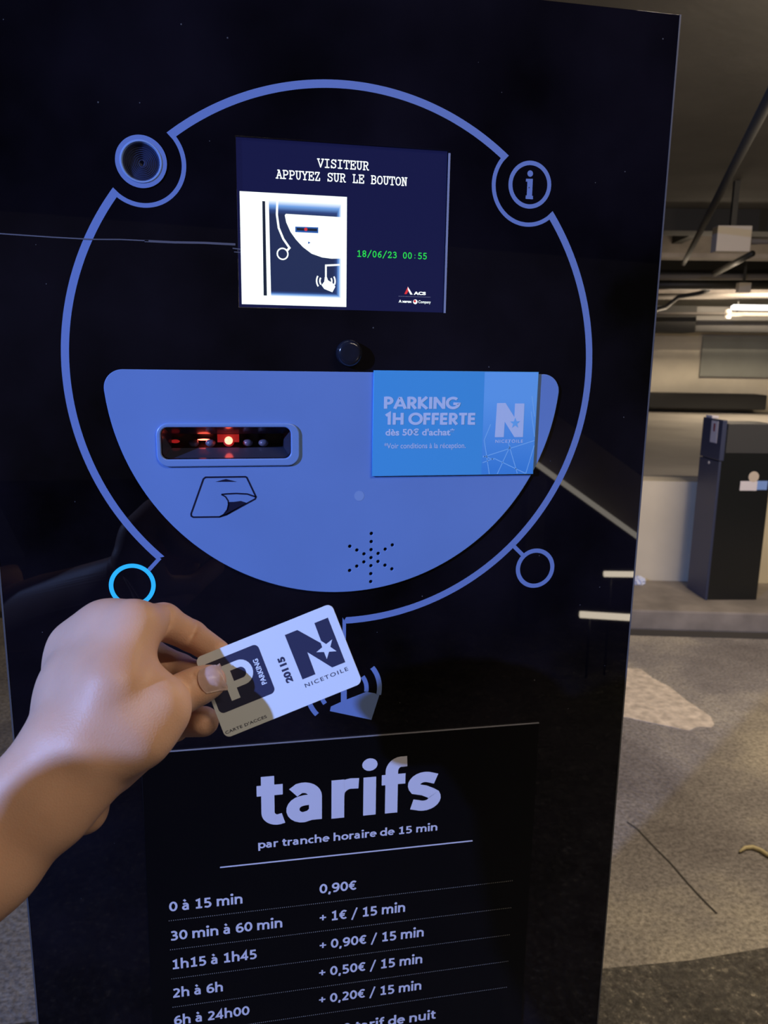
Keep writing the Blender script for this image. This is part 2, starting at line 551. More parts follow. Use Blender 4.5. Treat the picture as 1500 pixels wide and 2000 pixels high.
# second terminal on the island
k2 = empty('barrier_terminal', (2.63, 3.32, 0.12), math.atan2(-0.04, 0.29))
tag(k2, 'slim black barrier terminal with white stickers standing on the concrete island', 'parking terminal')
box('cabinet', 0, 0.30, 0.0, 0.235, 0, 1.00, M['k2_black'], k2, 0.004)
box('top_panel', 0.02, 0.30, -0.003, 0.22, 0.87, 1.035, M['k2_top'], k2, 0.003)
box('side_plate', -0.014, 0.0, -0.004, 0.24, 0.0, 0.82, M['k2_blue'], k2, 0.002)
box('head_plate', -0.015, 0.012, -0.005, 0.24, 0.825, 1.055, M['k2_blue'], k2, 0.004)
s = box('notice_sticker', -0.0175, -0.0155, 0.045, 0.125, 0.92, 1.045, M['sticker'], k2)
box('notice_print', -0.0185, -0.0178, 0.075, 0.095, 0.985, 1.03, M['sticker_red'], s)
lk = lathe('lock', [(0, 0.004), (0.008, 0.004), (0.009, 0)], M['duct_box'], k2, 20, (-0.014, 0.115, 0.80)); lk.rotation_euler = (0, 0, -PI / 2)
lathe('round_sticker', [(0, 0.0012), (0.03, 0.0012), (0.031, 0)], M['sticker_beige'], k2, 32, (0.20, -0.0005, 0.735))
box('strip_sticker', 0.125, 0.225, -0.0016, 0, 0.655, 0.71, M['sticker'], k2)
box('blue_sticker', 0.225, 0.285, -0.0016, 0, 0.66, 0.712, M['sticker_blue'], k2)
box('top_cap', -0.01, 0.03, 0.14, 0.22, 1.055, 1.07, M['sticker'], k2, 0.003)
box('plinth', 0.004, 0.298, 0.004, 0.235, -0.0, 0.02, M['k2_blue'], k2, 0.002)

# ceiling services
def ew(u, v, z): return on_z(u, v, z)
p0, p1 = ew(1560, 80, 2.50), ew(1335, 515, 2.50)
o = tube('ceiling_pipe', [p0, p1], 0.024, M['beam']); tag(o, 'dark pipe running diagonally along the ceiling away to the beams', 'pipe')
def on_b(u, v, bq):
    d = Vector(CAM_R.T @ np.array([(u - 750) / CAM_F, (v - 1000) / CAM_F, 1.0]))
    c = Vector(CAM_C)
    return c + d * ((bq - (c - EO).dot(e2)) / d.dot(e2))


def cross_pipe(v, bq, r, mat, label, u0=1250, u1=1900, tilt=0):
    pA, pB = on_b(u0, v, bq), on_b(u1, v + tilt, bq)
    o = tube('ceiling_pipe', [pA, pB], r, mat)
    return tag(o, label, 'pipe')


cross_pipe(541, 5.6, 0.035, M['pipe_pale'], 'grey pipe crossing level under the ceiling just below the pale box', 1150, 1700)
cross_pipe(556, 5.9, 0.06, M['pipe'], 'thick dark pipe crossing under the ceiling between two paler pipes', 1150, 1700)
cross_pipe(580, 6.7, 0.040, M['pipe_pale'], 'brownish pipe crossing just above the lit tube light', 1150, 1800, -4)
cross_pipe(613, 7.3, 0.025, M['pipe_pale'], 'thin grey pipe along the black duct, lowest of the crossing pipes', 1150, 1800)
o = tube('ceiling_pipe', [on_b(1395, 535, 4.4), on_b(1470, 495, 3.7)], 0.03, M['pipe'])
tag(o, 'short dark sloping pipe right of the pale box, at the ceiling', 'pipe')
o = tube('ceiling_cable', [on_b(1255, 612, 6.4), on_b(1300, 600, 6.4), on_b(1325, 580, 6.3), on_b(1365, 573, 6.2), on_b(1385, 566, 6.2)], 0.028, M['beam'])
tag(o, 'dark drooping cable bundle under the ceiling pipes beside the big terminal', 'cable')
q = on_b(1452, 562, 5.4)
o = box('lamp_holder', -0.07, 0.07, -0.05, 0.05, -0.055, 0.055, M['duct_box'], None, 0.006)
o.location = q; o.rotation_euler = (0, 0, RZ)
box('hanger', -0.012, 0.012, -0.012, 0.012, 0.05, 2.85 - q.z, M['pipe'], o)
tag(o, 'small pale square box fixed to the pipes above the tube light', 'box')

jb = empty('junction_box', tuple(at(1428, 468, 6.0)), RZ)
tag(jb, 'pale square box hanging under the ceiling beam at upper right', 'box')
box('case', -0.13, 0.13, -0.06, 0.06, -0.095, 0.095, M['duct_box'], jb, 0.008)
zt = 2.85 - jb.location.z
box('hanger', -0.02, 0.02, -0.02, 0.02, 0.09, zt, M['pipe'], jb)
tube('conduit', [(0.12, 0, -0.01), (1.6, 0, 0.02)], 0.024, M['pipe_pale'], jb)

tl = empty('tube_light', tuple(at(1428, 600, 10.4)), RZ + 0.02)
tag(tl, 'lit white tube light hanging in front of the far wall', 'ceiling light')
tube('tube', [(0, 0, 0), (0.03, 0, 0), (1.5, 0, 0), (1.53, 0, 0)], [0.016, 0.036, 0.036, 0.016], M['tube'], tl)
box('batten', -0.06, 1.6, -0.05, 0.03, -0.115, -0.070, M['kerb'], tl, 0.005)
box('end_cap', -0.06, -0.005, -0.04, 0.04, -0.145, -0.03, M['duct_box'], tl, 0.008)
zt = 2.85 - tl.location.z
for xx in (0.1, 1.4): box('hanger', xx, xx + 0.02, 0.045, 0.065, -0.1, zt, M['pipe'], tl)

# crumpled paper on the island
pc = on_z(1247, 1140, 0.12)
bm = bmesh.new()
bmesh.ops.create_icosphere(bm, subdivisions=3, radius=0.5)
rr = random.Random(3)
for v in bm.verts:
    k = 0.7 + 0.5 * rr.random()
    v.co = Vector((v.co.x * 0.085 * k, v.co.y * 0.07 * k, max(v.co.z, -0.25) * 0.07 * k + 0.015))
o = from_bm('paper_scrap', bm, M['paper']); o.location = (pc[0], pc[1], 0.121)
tag(o, 'crumpled white paper scrap lying on the island near the low cream wall', 'litter')

# curled strip on the floor at the right
q = [on_z(u, v, 0) for u, v in ((1444, 1668), (1455, 1660), (1470, 1659), (1485, 1665), (1500, 1675), (1530, 1690))]
bm = bmesh.new()
bm_tube(bm, [(x[0], x[1], 0.008) for x in q], [0.003, 0.006, 0.007, 0.007, 0.007, 0.004], 8)
o = from_bm('curled_strip', bm, M['strip'], None, True)
tag(o, 'thin yellowish curled strip lying on the rough floor at right', 'litter')

# low lit battens on the lane behind the photographer (the terminal front mirrors them)
def mirror(u, v, depth):
    q = at(u, v, depth)
    return Vector((q[0], -q[1], q[2]))


def low_light(pa, pb, r, label):
    t = empty('strip_light', tuple(pa))
    d = pb - pa
    tube('tube', [(0, 0, 0), tuple(d)], r, M['tube_warm'], t)
    n = Vector((0, -1, 0))
    tube('backing', [tuple(n * (r + 0.02)), tuple(d + n * (r + 0.02))], 0.018, M['body'], t, 8)
    for k in (0.1, 0.9):
        pz = pa + d * k
        tube('post', [tuple(d * k + n * (r + 0.03)), tuple(d * k + n * (r + 0.03) + Vector((0, 0, -pz.z)))], 0.005, M['body'], t, 8)
    tag(t, label, 'light')
    return t


low_light(mirror(1180, 1121, 3.6), mirror(1420, 1124, 3.6), 0.014, 'upper of two low warm strip lights mirrored in the terminal front')
low_light(mirror(1133, 1200, 3.6), mirror(1420, 1218, 3.6), 0.016, 'lower of two low warm strip lights mirrored in the terminal front')

# a sloping ramp wall with an added glow strip brightening its lower edge, behind the photographer too
ra, rb = mirror(1000, 878, 3.9), mirror(1420, 1180, 3.9)
rw = empty('ramp_wall', tuple(ra))
tag(rw, 'sloping grey ramp wall with an added glow strip under it mirrored in the terminal front', 'ramp')
M['strip_soft'] = glow('soft_strip', (1.0, 0.90, 0.74), 4.0)
dd = rb - ra
bm = bmesh.new()
vs = [bm.verts.new(c) for c in (Vector((0, 0, 0)), dd, dd + Vector((0, 0, .32)), Vector((0, 0, .32)),
                                Vector((0, -.1, 0)), dd + Vector((0, -.1, 0)), dd + Vector((0, -.1, .32)), Vector((0, -.1, .32)))]
for f in ((0, 1, 2, 3), (7, 6, 5, 4), (4, 5, 1, 0), (5, 6, 2, 1), (6, 7, 3, 2), (7, 4, 0, 3)): bm.faces.new([vs[i] for i in f])
bmesh.ops.recalc_face_normals(bm, faces=bm.faces[:])
from_bm('wall_slab', bm, M['kerb'], rw)
tube('added_glow_strip', [tuple(Vector((0, .045, .01))), tuple(dd + Vector((0, .045, .01)))], 0.013, M['strip_soft'], rw)  # glowing strip added to make the bright mirrored edge
for kq in (0.15, 0.85):
    q = dd * kq
    box('post', q.x - .05, q.x + .05, -0.1, -0.02, -(ra.z + q.z), q.z + .02 - q.z + q.z, M['body'], rw)

# ------------------------------------------------------------------ the terminal
R0 = 0.21
ZC = 1.5 - 0.0118004
term = empty('ticket_terminal', (0, 0, 0))
tag(term, 'tall black glossy parking terminal with ring graphic, lit screen and tariff list', 'parking terminal')
GRAPH = empty('origin_tmp')   # removed below


def k(x, z): return (x * R0, z * R0 + ZC)
def ks(pts): return [k(a, bb) for a, bb in pts]


HW = 1.2585 * R0
TOPZ = ZC + 1.317 * R0
SLOT = rrect(*(np.array([-0.672, -0.198]) * R0), -0.330 * R0 + ZC, -0.208 * R0 + ZC, 0.028 * R0)
DISP = [k(-0.384, 0.218), k(0.384, 0.218), k(0.384, 0.797), k(-0.384, 0.797)]
SPK = (-0.700, 0.692)
panel_outline = [(-HW, 0.03), (HW, 0.03), (HW, TOPZ), (-HW, TOPZ)]
front = flat('front_panel', [panel_outline, SLOT, DISP, circ(*k(*SPK), 0.066 * R0, 48)], M['acrylic'], term, y=0.0, depth=0.004, bevel=0.0006)
# cabinet: a folded shell open towards the front panel
bm = bmesh.new()
bm_box(bm, -HW + 0.004, HW - 0.004, 0.07, 0.34, 0.03, TOPZ - 0.004)
bm_box(bm, -HW + 0.004, -HW + 0.016, 0.0055, 0.07, 0.03, TOPZ - 0.004)
bm_box(bm, HW - 0.016, HW - 0.004, 0.0055, 0.07, 0.03, TOPZ - 0.004)
bm_box(bm, -HW + 0.016, HW - 0.016, 0.0055, 0.07, TOPZ - 0.016, TOPZ - 0.004)
from_bm('cabinet', bm, M['body'], term)
box('plinth', -HW + 0.02, HW - 0.02, 0.02, 0.33, 0.0, 0.03, M['body'], term)
for sx in (-1, 1):
    box('edge_strip', sx * HW - 0.0007, sx * HW + 0.0006, -0.0003, 0.0045, 0.03, TOPZ + 0.0006, M['edge_dark'], term)

# --- big ring with its two notches
YP = -0.00012
def ring_graphic():
    out, inn = 1.0, 0.973
    c0, ri, ro = (0.697, 0.690), 0.131, 0.146
    ca = math.degrees(math.atan2(c0[1], c0[0])); cd = math.hypot(*c0)
    def pol(a, r): return (r * math.cos(math.radians(a)), r * math.sin(math.radians(a)))
    def half(R, r):      # half angle, seen from the centre, where the circle R meets the notch circle r
        return math.degrees(math.acos((R * R + cd * cd - r * r) / (2 * R * cd)))
    ho, hi = half(out, ri), half(inn, ri)
    def band(a0o, a1o, a0i, a1i, n=80):
        return [pol(a0o + (a1o - a0o) * i / n, out) for i in range(n + 1)] + [pol(a1i + (a0i - a1i) * i / n, inn) for i in range(n + 1)]
    loops = [band(ca + ho, 180 - ca - ho, ca + hi, 180 - ca - hi)]
    def nang(R, r, sg):  # angle on the notch circle r where it crosses circle R
        p_ = pol(ca + sg * half(R, r), R)
        return math.degrees(math.atan2(p_[1] - c0[1], p_[0] - c0[0])) % 360
    a0i, a1i = nang(out, ri, 1), nang(out, ri, -1)
    a0o, a1o = nang(inn, ro, 1), nang(inn, ro, -1)
    if a1i < a0i: a1i += 360
    if a1o < a0o: a1o += 360
    def narc(r, b0, b1, n=40): return [(c0[0] + r * math.cos(math.radians(b0 + (b1 - b0) * i / n)), c0[1] + r * math.sin(math.radians(b0 + (b1 - b0) * i / n))) for i in range(n + 1)]
    nt_ = narc(ri, a0i, a1i) + narc(ro, a1o, a0o)
    loops += [nt_, [(-a, bb) for a, bb in nt_]]
    loops.append(band(ca - ho, -90, ca - hi, -89.1, 120))
    aE = 180 + math.degrees(math.atan2(0.706, 0.708)); aEi = 180 + math.degrees(math.atan2(0.699, 0.678))
    loops.append(band(180 - ca + ho, aE, 180 - ca + hi, aEi))
    return loops


rl = ring_graphic()
bmr = bmesh.new()
pieces = [flat('ring_piece', [ks(l)], M['print'], term, y=YP - (0.00004 if n_ in (1, 2) else 0)) for n_, l in enumerate(rl)]
def join(objs, name, mat, parent):
    bmj = bmesh.new()
    for oo in objs:
        bmj.from_mesh(oo.data)
    for oo in objs:
        me = oo.data
        bpy.data.objects.remove(oo); bpy.data.meshes.remove(me)
    return from_bm(name, bmj, mat, parent)
conn = [flat('c', ribbon(ks([(-0.694, -0.703), (-0.739, -0.752)]), 0.0145 * R0), M['print'], term, y=YP - 0.00007),
        flat('c', ribbon(ks([(0.708, -0.701), (0.751, -0.742)]), 0.0165 * R0), M['print'], term, y=YP - 0.00007),
        flat('c', [ks([(0.001, -0.973), (0.001, -1.25), (0.015, -1.25), (0.015, -0.999)])], M['print'], term, y=YP - 0.00007)]
join(pieces + conn, 'ring_graphic', M['print'], term)

# --- buttons and speaker
cy = flat('call_button', [circ(*k(-0.798, -0.806), 0.0845 * R0), circ(*k(-0.798, -0.806), 0.0685 * R0)], M['cyan_led'], term, y=-0.0006)
tag(cy, label='lit cyan button ring')
flat('blank_button', [circ(*k(0.807, -0.799), 0.0845 * R0), circ(*k(0.807, -0.799), 0.0665 * R0)], M['print'], term, y=YP)
flat('information_button', [circ(*k(0.7005, 0.6935), 0.0845 * R0), circ(*k(0.7005, 0.6935), 0.0690 * R0)], M['print'], term, y=YP)
ii = [ks([(0.684, 0.714), (0.711, 0.715), (0.711, 0.655), (0.715, 0.655), (0.715, 0.643), (0.686, 0.643), (0.686, 0.655), (0.690, 0.655), (0.690, 0.704), (0.684, 0.704)]),
      circ(*k(0.6995, 0.733), 0.0112 * R0, 24)]
flat('information_letter', ii, M['print'], term, y=YP)
R1 = R0
prof = [(0.085 * R1, 0.0003), (0.085 * R1, 0.0008), (0.070 * R1, 0.0008), (0.068 * R1, 0.0013), (0.064 * R1, 0.0013), (0.0565 * R1, -0.002)]
spk = lathe('speaker', prof, None, term, 72, (k(*SPK)[0], 0, k(*SPK)[1]), mats=[M['print'], M['rim']], face_mat=[0, 0, 1, 1, 1])
pr = [(0.060 * R1, 0.0)]
for i in range(7):
    r = 0.0545 - 0.006 * i
    pr += [(r * R1, -0.002 - 0.0004 * i), ((r - 0.002) * R1, -0.0015 - 0.0004 * i), ((r - 0.004) * R1, -0.0025 - 0.0004 * i)]
pr += [(0.010 * R1, -0.0045), (0.007 * R1, -0.0062), (0, -0.0066)]
lathe('speaker_cone', pr, M['cup'], spk, 72)
# --- black dome between screen and shield
lathe('dome_knob', [(0.049 * R1, 0.0), (0.049 * R1, 0.004), (0.046 * R1, 0.0065), (0.038 * R1, 0.0080), (0.030 * R1, 0.0084), (0.015 * R1, 0.0082), (0, 0.0081)], M['black_plastic'], term, 48, (0.019 * R0, 0, 0.064 * R0 + ZC), sharp=85)

# --- shield: the lower part of a disc with rounded upper corners, pierced for slot and speaker holes
rD = 0.8625
cr_r = 0.066
zt = -0.0065
# corner fillet: circle of radius cr_r inside the big disc and below the top line
cz = zt - cr_r
cxx = math.sqrt((rD - cr_r) ** 2 - cz ** 2)
a_t = math.degrees(math.atan2(cz, cxx))
lo = [(rD * math.cos(math.radians(a)), rD * math.sin(math.radians(a))) for a in np.linspace(180 - a_t, 360 + a_t, 120)]
lo += arc(cxx, cz, cr_r, a_t, 90, 14)
lo += arc(-cxx, cz, cr_r, 90, 180 - a_t, 14)
holes = []
for ax_, n0 in ((90, 3), (30, 3), (150, 3), (210, 3), (270, 3), (330, 3)):
    for j in range(1, n0 + 1):
        holes.append((0.1125 + 0.0328 * j * math.cos(math.radians(ax_)), -0.728 + 0.0328 * j * math.sin(math.radians(ax_))))
holes.append((0.1125, -0.728))
hl = [circ(*k(a, bb), 0.0085 * R0, 14) for a, bb in holes]
SLOT_O = rrect(*(np.array([-0.678, -0.190]) * R0), -0.339 * R0 + ZC, -0.204 * R0 + ZC, 0.032 * R0)
TS = 0.0016
flat('shield', [ks(lo), SLOT_O] + hl, M['shield'], term, y=-TS - 0.0006, depth=0.0010, bevel=0.0003)
# --- ticket slot
bez_o = rrect(*(np.array([-0.684, -0.172]) * R0), -0.352 * R0 + ZC, -0.200 * R0 + ZC, 0.040 * R0)
bez_i = rrect(*(np.array([-0.676, -0.196]) * R0), -0.333 * R0 + ZC, -0.207 * R0 + ZC, 0.030 * R0)
slot = flat('ticket_slot', [bez_o, bez_i], M['bezel'], term, y=-0.0040, depth=0.0016, bevel=0.0009)
x0, x1 = -0.672 * R0, -0.198 * R0
z0, z1 = -0.332 * R0 + ZC, -0.206 * R0 + ZC
bm = bmesh.new()
yb = 0.014
ms0, ms1 = k(-0.640, -0.296), k(-0.222, -0.243)
vs = [bm.verts.new(c) for c in ((x0, 0.0, z0), (x1, 0.0, z0), (x1, 0.0, z1), (x0, 0.0, z1),
                                (ms0[0], yb, ms0[1]), (ms1[0], yb, ms0[1]), (ms1[0], yb, ms1[1]), (ms0[0], yb, ms1[1]),
                                (ms0[0], yb + 0.03, ms0[1]), (ms1[0], yb + 0.03, ms0[1]), (ms1[0], yb + 0.03, ms1[1]), (ms0[0], yb + 0.03, ms1[1]))]
for i in range(4):
    j = (i + 1) % 4
    bm.faces.new((vs[i], vs[j], vs[j + 4], vs[i + 4]))
    bm.faces.new((vs[i + 4], vs[j + 4], vs[j + 8], vs[i + 8]))
bm.faces.new((vs[8], vs[9], vs[10], vs[11]))
bmesh.ops.recalc_face_normals(bm, faces=bm.faces[:])
from_bm('slot_mouth', bm, M['recess'], slot)
def ball(name, x, z, y, r, mat, parent, sq=1.0):
    bm = bmesh.new()
    bmesh.ops.create_uvsphere(bm, u_segments=20, v_segments=12, radius=r)
    for v in bm.verts: v.co.z *= sq
    o = from_bm(name, bm, mat, parent, True)
    o.location = (k(x, z)[0], y, k(x, z)[1])
    return o
for xx in (-0.560, -0.498, -0.358, -0.299):
    ball('roller', xx, -0.279, 0.016, 0.0040, M['lens_bump'], slot, 0.75)
ball('roller', -0.430, -0.277, 0.016, 0.0042, M['red_spill'], slot, 0.8)  # roller with the lamp's red light put on as emission
ball('red_lamp', -0.430, -0.266, 0.0085, 0.0032, M['red_led'], slot)
ball('red_glint', -0.522, -0.267, 0.018, 0.0016, M['red_led'], slot, 0.4).scale = (3.2, 1, 1)  # glints of the red lamp, built as small glowing balls
ball('red_glint', -0.628, -0.272, 0.016, 0.0018, M['red_spill'], slot, 0.8).scale = (2.0, 1, 1)
box('red_glow_plate', k(-0.472, 0)[0], k(-0.391, 0)[0], 0.0155, 0.0165, k(0, -0.276)[1], k(0, -0.246)[1], M['red_spill'], slot)  # glows by itself to stand for the lamp's red spill
# --- ticket pictogram
YS = -TS - 0.00072
tick = [(-0.520, -0.398), (-0.370, -0.398), (-0.333, -0.479), (-0.440, -0.536), (-0.470, -0.548), (-0.572, -0.546), (-0.574, -0.530)]
pic = [flat('t', ribbon(ks([(-0.517, -0.397), (-0.371, -0.397), (-0.366, -0.400), (-0.333, -0.475), (-0.336, -0.482), (-0.445, -0.541), (-0.470, -0.5485),
                            (-0.566, -0.5475), (-0.573, -0.543), (-0.574, -0.535), (-0.525, -0.403)]), 0.0062 * R0, True), M['dark_ink'], term, y=YS),
       flat('t', [ks([(-0.482, -0.4145), (-0.443, -0.4045), (-0.402, -0.4155)])], M['dark_ink'], term, y=YS),
       flat('t', ribbon(ks([(-0.461, -0.463), (-0.440, -0.461), (-0.405, -0.460), (-0.365, -0.463), (-0.333, -0.475)]), 0.0058 * R0), M['dark_ink'], term, y=YS),
       flat('t', ribbon(ks([(-0.461, -0.463), (-0.446, -0.472), (-0.437, -0.487), (-0.436, -0.502), (-0.441, -0.522), (-0.455, -0.540), (-0.470, -0.5485)]), 0.0050 * R0), M['dark_ink'], term, y=YS),
       flat('t', [ks([(-0.436, -0.492), (-0.415, -0.492), (-0.390, -0.489), (-0.367, -0.497), (-0.440, -0.540), (-0.458, -0.545), (-0.444, -0.528), (-0.438, -0.510)])], M['dark_ink'], term, y=YS)]
join(pic, 'ticket_pictogram', M['dark_ink'], term)
# worn spots on the shield
wear = [flat('w', [circ(*k(0.062, -0.478), 0.020 * R0, 18)], M['rim'], term, y=YS)]
join(wear, 'worn_spot', M['rim'], term)
tag(wear and bpy.data.objects['worn_spot'], label='pale worn spot')

# --- reader pictogram: a hand with waves
hand_l = [(-0.049, -1.373), (-0.045, -1.353), (-0.004, -1.336), (-0.004, -1.255), (0.001, -1.245), (0.015, -1.245), (0.020, -1.255), (0.020, -1.327), (0.101, -1.299), (0.137, -1.308), (0.156, -1.317), (0.124, -1.425)]
pic = [flat('h', [ks(hand_l)], M['print'], term, y=YP)]
hc = (0.008, -1.285)
for r, wd, a0, a1 in ((0.148, 0.020, 38, -12), (0.094, 0.018, 35, -8), (0.148, 0.020, 142, 222), (0.094, 0.018, 145, 215)):
    pic.append(flat('h', ribbon(ks(arc(hc[0], hc[1], r, a0, a1, 20)), wd * R0), M['print'], term, y=YP))
join(pic, 'reader_pictogram', M['print'], term)

# --- screen
YD = 0.0030
sx0, sz0 = k(-0.384, 0.218); sx1, sz1 = k(0.384, 0.797)
scr = box('screen', sx0, sx1, YD, YD + 0.003, sz0, sz1, M['screen'], term)
box('screen_edge', k(0.3815, 0)[0], k(0.389, 0)[0], -0.0003, YD, k(0, 0.219)[1], k(0, 0.785)[1], M['edge'], scr)
YD -= 0.0004
def scr_rect(name, x0, x1, z0, z1, mat, y, par):
    return flat(name, [ks([(x0, z0), (x1, z0), (x1, z1), (x0, z1)])], mat, par, y=y)
wp = scr_rect('screen_image', -0.3715, 0.0105, 0.232, 0.6175, M['screen_white'], YD, scr)
dp = flat('image_photo', [ks([(-0.266, 0.263), (-0.010, 0.263), (-0.010, 0.592), (-0.270, 0.592)])], M['screen_picture'], scr, y=YD - 0.0002)
y3 = YD - 0.0004
flat('image_bar', [ks([(-0.293, 0.264), (-0.281, 0.264), (-0.283, 0.588), (-0.293, 0.588)])], M['screen_black'], scr, y=y3)
pc_ = [flat('p', ribbon(ks([(-0.240, 0.590), (-0.242, 0.545), (-0.236, 0.500), (-0.220, 0.463), (-0.198, 0.433), (-0.209, 0.421)]), 0.0075 * R0), M['screen_white'], scr, y=y3),
       flat('p', [circ(*k(-0.223, 0.4115), 0.0215 * R0, 32), circ(*k(-0.223, 0.4115), 0.0165 * R0, 32)], M['screen_white'], scr, y=y3),
       flat('p', [ks([(-0.210, 0.549), (-0.214, 0.544), (-0.209, 0.520), (-0.194, 0.488), (-0.175, 0.463), (-0.150, 0.438), (-0.118, 0.416), (-0.080, 0.4045), (-0.045, 0.4015), (-0.012, 0.403), (-0.012, 0.547)])], M['screen_white'], scr, y=y3),
       flat('p', ribbon(ks([(-0.015, 0.381), (-0.066, 0.377), (-0.066, 0.335)]), 0.0065 * R0), M['screen_white'], scr, y=y3),
       flat('p', [ks([(-0.084, 0.313), (-0.082, 0.307), (-0.072, 0.320), (-0.070, 0.336), (-0.062, 0.336), (-0.058, 0.325), (-0.045, 0.318), (-0.036, 0.312), (-0.031, 0.303), (-0.042, 0.283), (-0.072, 0.294)])], M['screen_white'], scr, y=y3)]
for r, a0, a1 in ((0.022, 150, 215), (0.034, 150, 215), (0.022, 30, -25), (0.034, 30, -20)):
    pc_.append(flat('p', ribbon(ks(arc(-0.066, 0.322, r, a0, a1, 12)), 0.0055 * R0), M['screen_white'], scr, y=y3))
join(pc_, 'image_lines', M['screen_white'], scr)
y4 = YD - 0.0006
flat('image_slot', [ks([(-0.177, 0.488), (-0.094, 0.488), (-0.094, 0.508), (-0.177, 0.507)])], M['screen_blue'], scr, y=y4)
flat('image_mouth', [ks([(-0.172, 0.494), (-0.098, 0.494), (-0.098, 0.503), (-0.172, 0.503)])], M['screen_black'], scr, y=y4 - 0.0001)
flat('image_lamp', [circ(*k(-0.139, 0.499), 0.006 * R0, 16)], M['screen_red'], scr, y=y4 - 0.0002)
flat('image_arrow', [ks([(-0.131, 0.458), (-0.122, 0.454), (-0.131, 0.449)])], M['screen_blue'], scr, y=y4)

# typewriter letters of the screen, drawn as strokes in a 6 x 8 cell
GL = {
 'V': [[(0, 8), (3, 0), (6, 8)], [(-.6, 8), (1.6, 8)], [(4.4, 8), (6.6, 8)]],
 'I': [[(3, 0), (3, 8)], [(.8, 8), (5.2, 8)], [(.8, 0), (5.2, 0)]],
 'S': [[(5.6, 8), (5.6, 6), (4.6, 7.6), (3, 8), (1.4, 7.6), (.6, 6.3), (1.2, 4.9), (3, 4.2), (4.9, 3.5), (5.5, 2), (4.8, .5), (3, 0), (1.3, .4), (.4, 2), (.4, 0)]],
 'T': [[(3, 0), (3, 8)], [(0, 6), (0, 8), (6, 8), (6, 6)], [(1.5, 0), (4.5, 0)]],
 'E': [[(1, 0), (1, 8)], [(0, 8), (5.6, 8), (5.6, 6)], [(0, 0), (5.8, 0), (5.8, 2.2)], [(1, 4.2), (3.8, 4.2)], [(3.8, 5.2), (3.8, 3.2)]],
 'U': [[(1, 8), (1, 2.4), (1.6, .7), (3, 0), (4.4, .7), (5, 2.4), (5, 8)], [(-.2, 8), (2.2, 8)], [(3.8, 8), (6.2, 8)]],
 'R': [[(1, 0), (1, 8)], [(0, 8), (3.6, 8), (5, 7.4), (5.4, 6.1), (4.9, 4.8), (3.5, 4.1), (1, 4.1)], [(3.2, 4.1), (5.2, 0), (6.4, 0)], [(0, 0), (2.2, 0)]],
 'A': [[(.4, 0), (3, 8), (5.6, 0)], [(1.4, 8), (3.2, 8)], [(1.5, 2.8), (4.5, 2.8)], [(-.6, 0), (1.7, 0)], [(4.3, 0), (6.6, 0)]],
 'P': [[(1, 0), (1, 8)], [(0, 8), (3.7, 8), (5.2, 7.3), (5.7, 5.9), (5.2, 4.4), (3.7, 3.7), (1, 3.7)], [(0, 0), (3, 0)]],
 'Y': [[(.4, 8), (3, 4), (5.6, 8)], [(3, 4), (3, 0)], [(-.6, 8), (1.6, 8)], [(4.4, 8), (6.6, 8)], [(1.5, 0), (4.5, 0)]],
 'Z': [[(.6, 6), (.6, 8), (5.2, 8), (.6, 0), (5.5, 0), (5.5, 2.2)]],
 'L': [[(1.6, 0), (1.6, 8)], [(.4, 8), (3, 8)], [(.4, 0), (5.6, 0), (5.6, 2.6)]],
 'B': [[(1, 0), (1, 8)], [(0, 8), (3.6, 8), (4.9, 7.3), (5.1, 6.1), (4.6, 4.9), (3.4, 4.3), (1, 4.3)], [(3.4, 4.3), (5.2, 3.6), (5.7, 2.2), (5.1, .7), (3.6, 0), (0, 0)]],
 'O': [[(3, 8), (1.4, 7.4), (.4, 5.8), (.2, 4), (.4, 2.2), (1.4, .6), (3, 0), (4.6, .6), (5.6, 2.2), (5.8, 4), (5.6, 5.8), (4.6, 7.4), (3, 8)]],
 'N': [[(1, 0), (1, 8)], [(-.2, 8), (1.4, 8), (5, 0)], [(5, 0), (5, 8)], [(3.8, 8), (6.2, 8)], [(-.2, 0), (2.2, 0)]],
 '1': [[(1, 6.8), (3.2, 8), (3.2, 0)], [(.8, 0), (5.6, 0)]],
 '8': [[(3, 8), (1.3, 7.4), (.9, 6), (1.6, 4.7), (3, 4.2), (4.7, 3.4), (5.2, 2), (4.6, .6), (3, 0), (1.4, .6), (.8, 2), (1.3, 3.4), (3, 4.2), (4.4, 4.7), (5.1, 6), (4.7, 7.4), (3, 8)]],
 '/': [[(.4, -1), (5.6, 9)]],
 '0': [[(3, 8), (1.5, 7.2), (.8, 5.2), (.8, 2.8), (1.5, .8), (3, 0), (4.5, .8), (5.2, 2.8), (5.2, 5.2), (4.5, 7.2), (3, 8)]],
 '6': [[(5.2, 7.8), (3.6, 7.4), (1.8, 5.8), (.9, 3.2), (1.2, 1.2), (2.2, .2), (3.4, 0), (4.8, .8), (5.3, 2.4), (4.6, 4), (3.2, 4.5), (1.8, 4), (1, 2.8)]],
 '2': [[(.8, 6.2), (1.4, 7.5), (3, 8), (4.6, 7.4), (5.1, 6), (4.4, 4.4), (.7, 0), (5.3, 0), (5.3, 1)]],
 '3': [[(.9, 7), (2.6, 8), (4.3, 7.4), (4.8, 6), (4.2, 4.8), (2.6, 4.4), (4.6, 3.8), (5.3, 2.2), (4.6, .6), (2.8, 0), (.7, .8)]],
 ':': [[(3, 1), (3, .9)], [(3, 5), (3, 4.9)]],
 '5': [[(5, 8), (1.5, 8), (1.3, 4.4), (3, 4.9), (4.8, 4.1), (5.3, 2.5), (4.6, .7), (2.8, 0), (.7, .9)]],
}


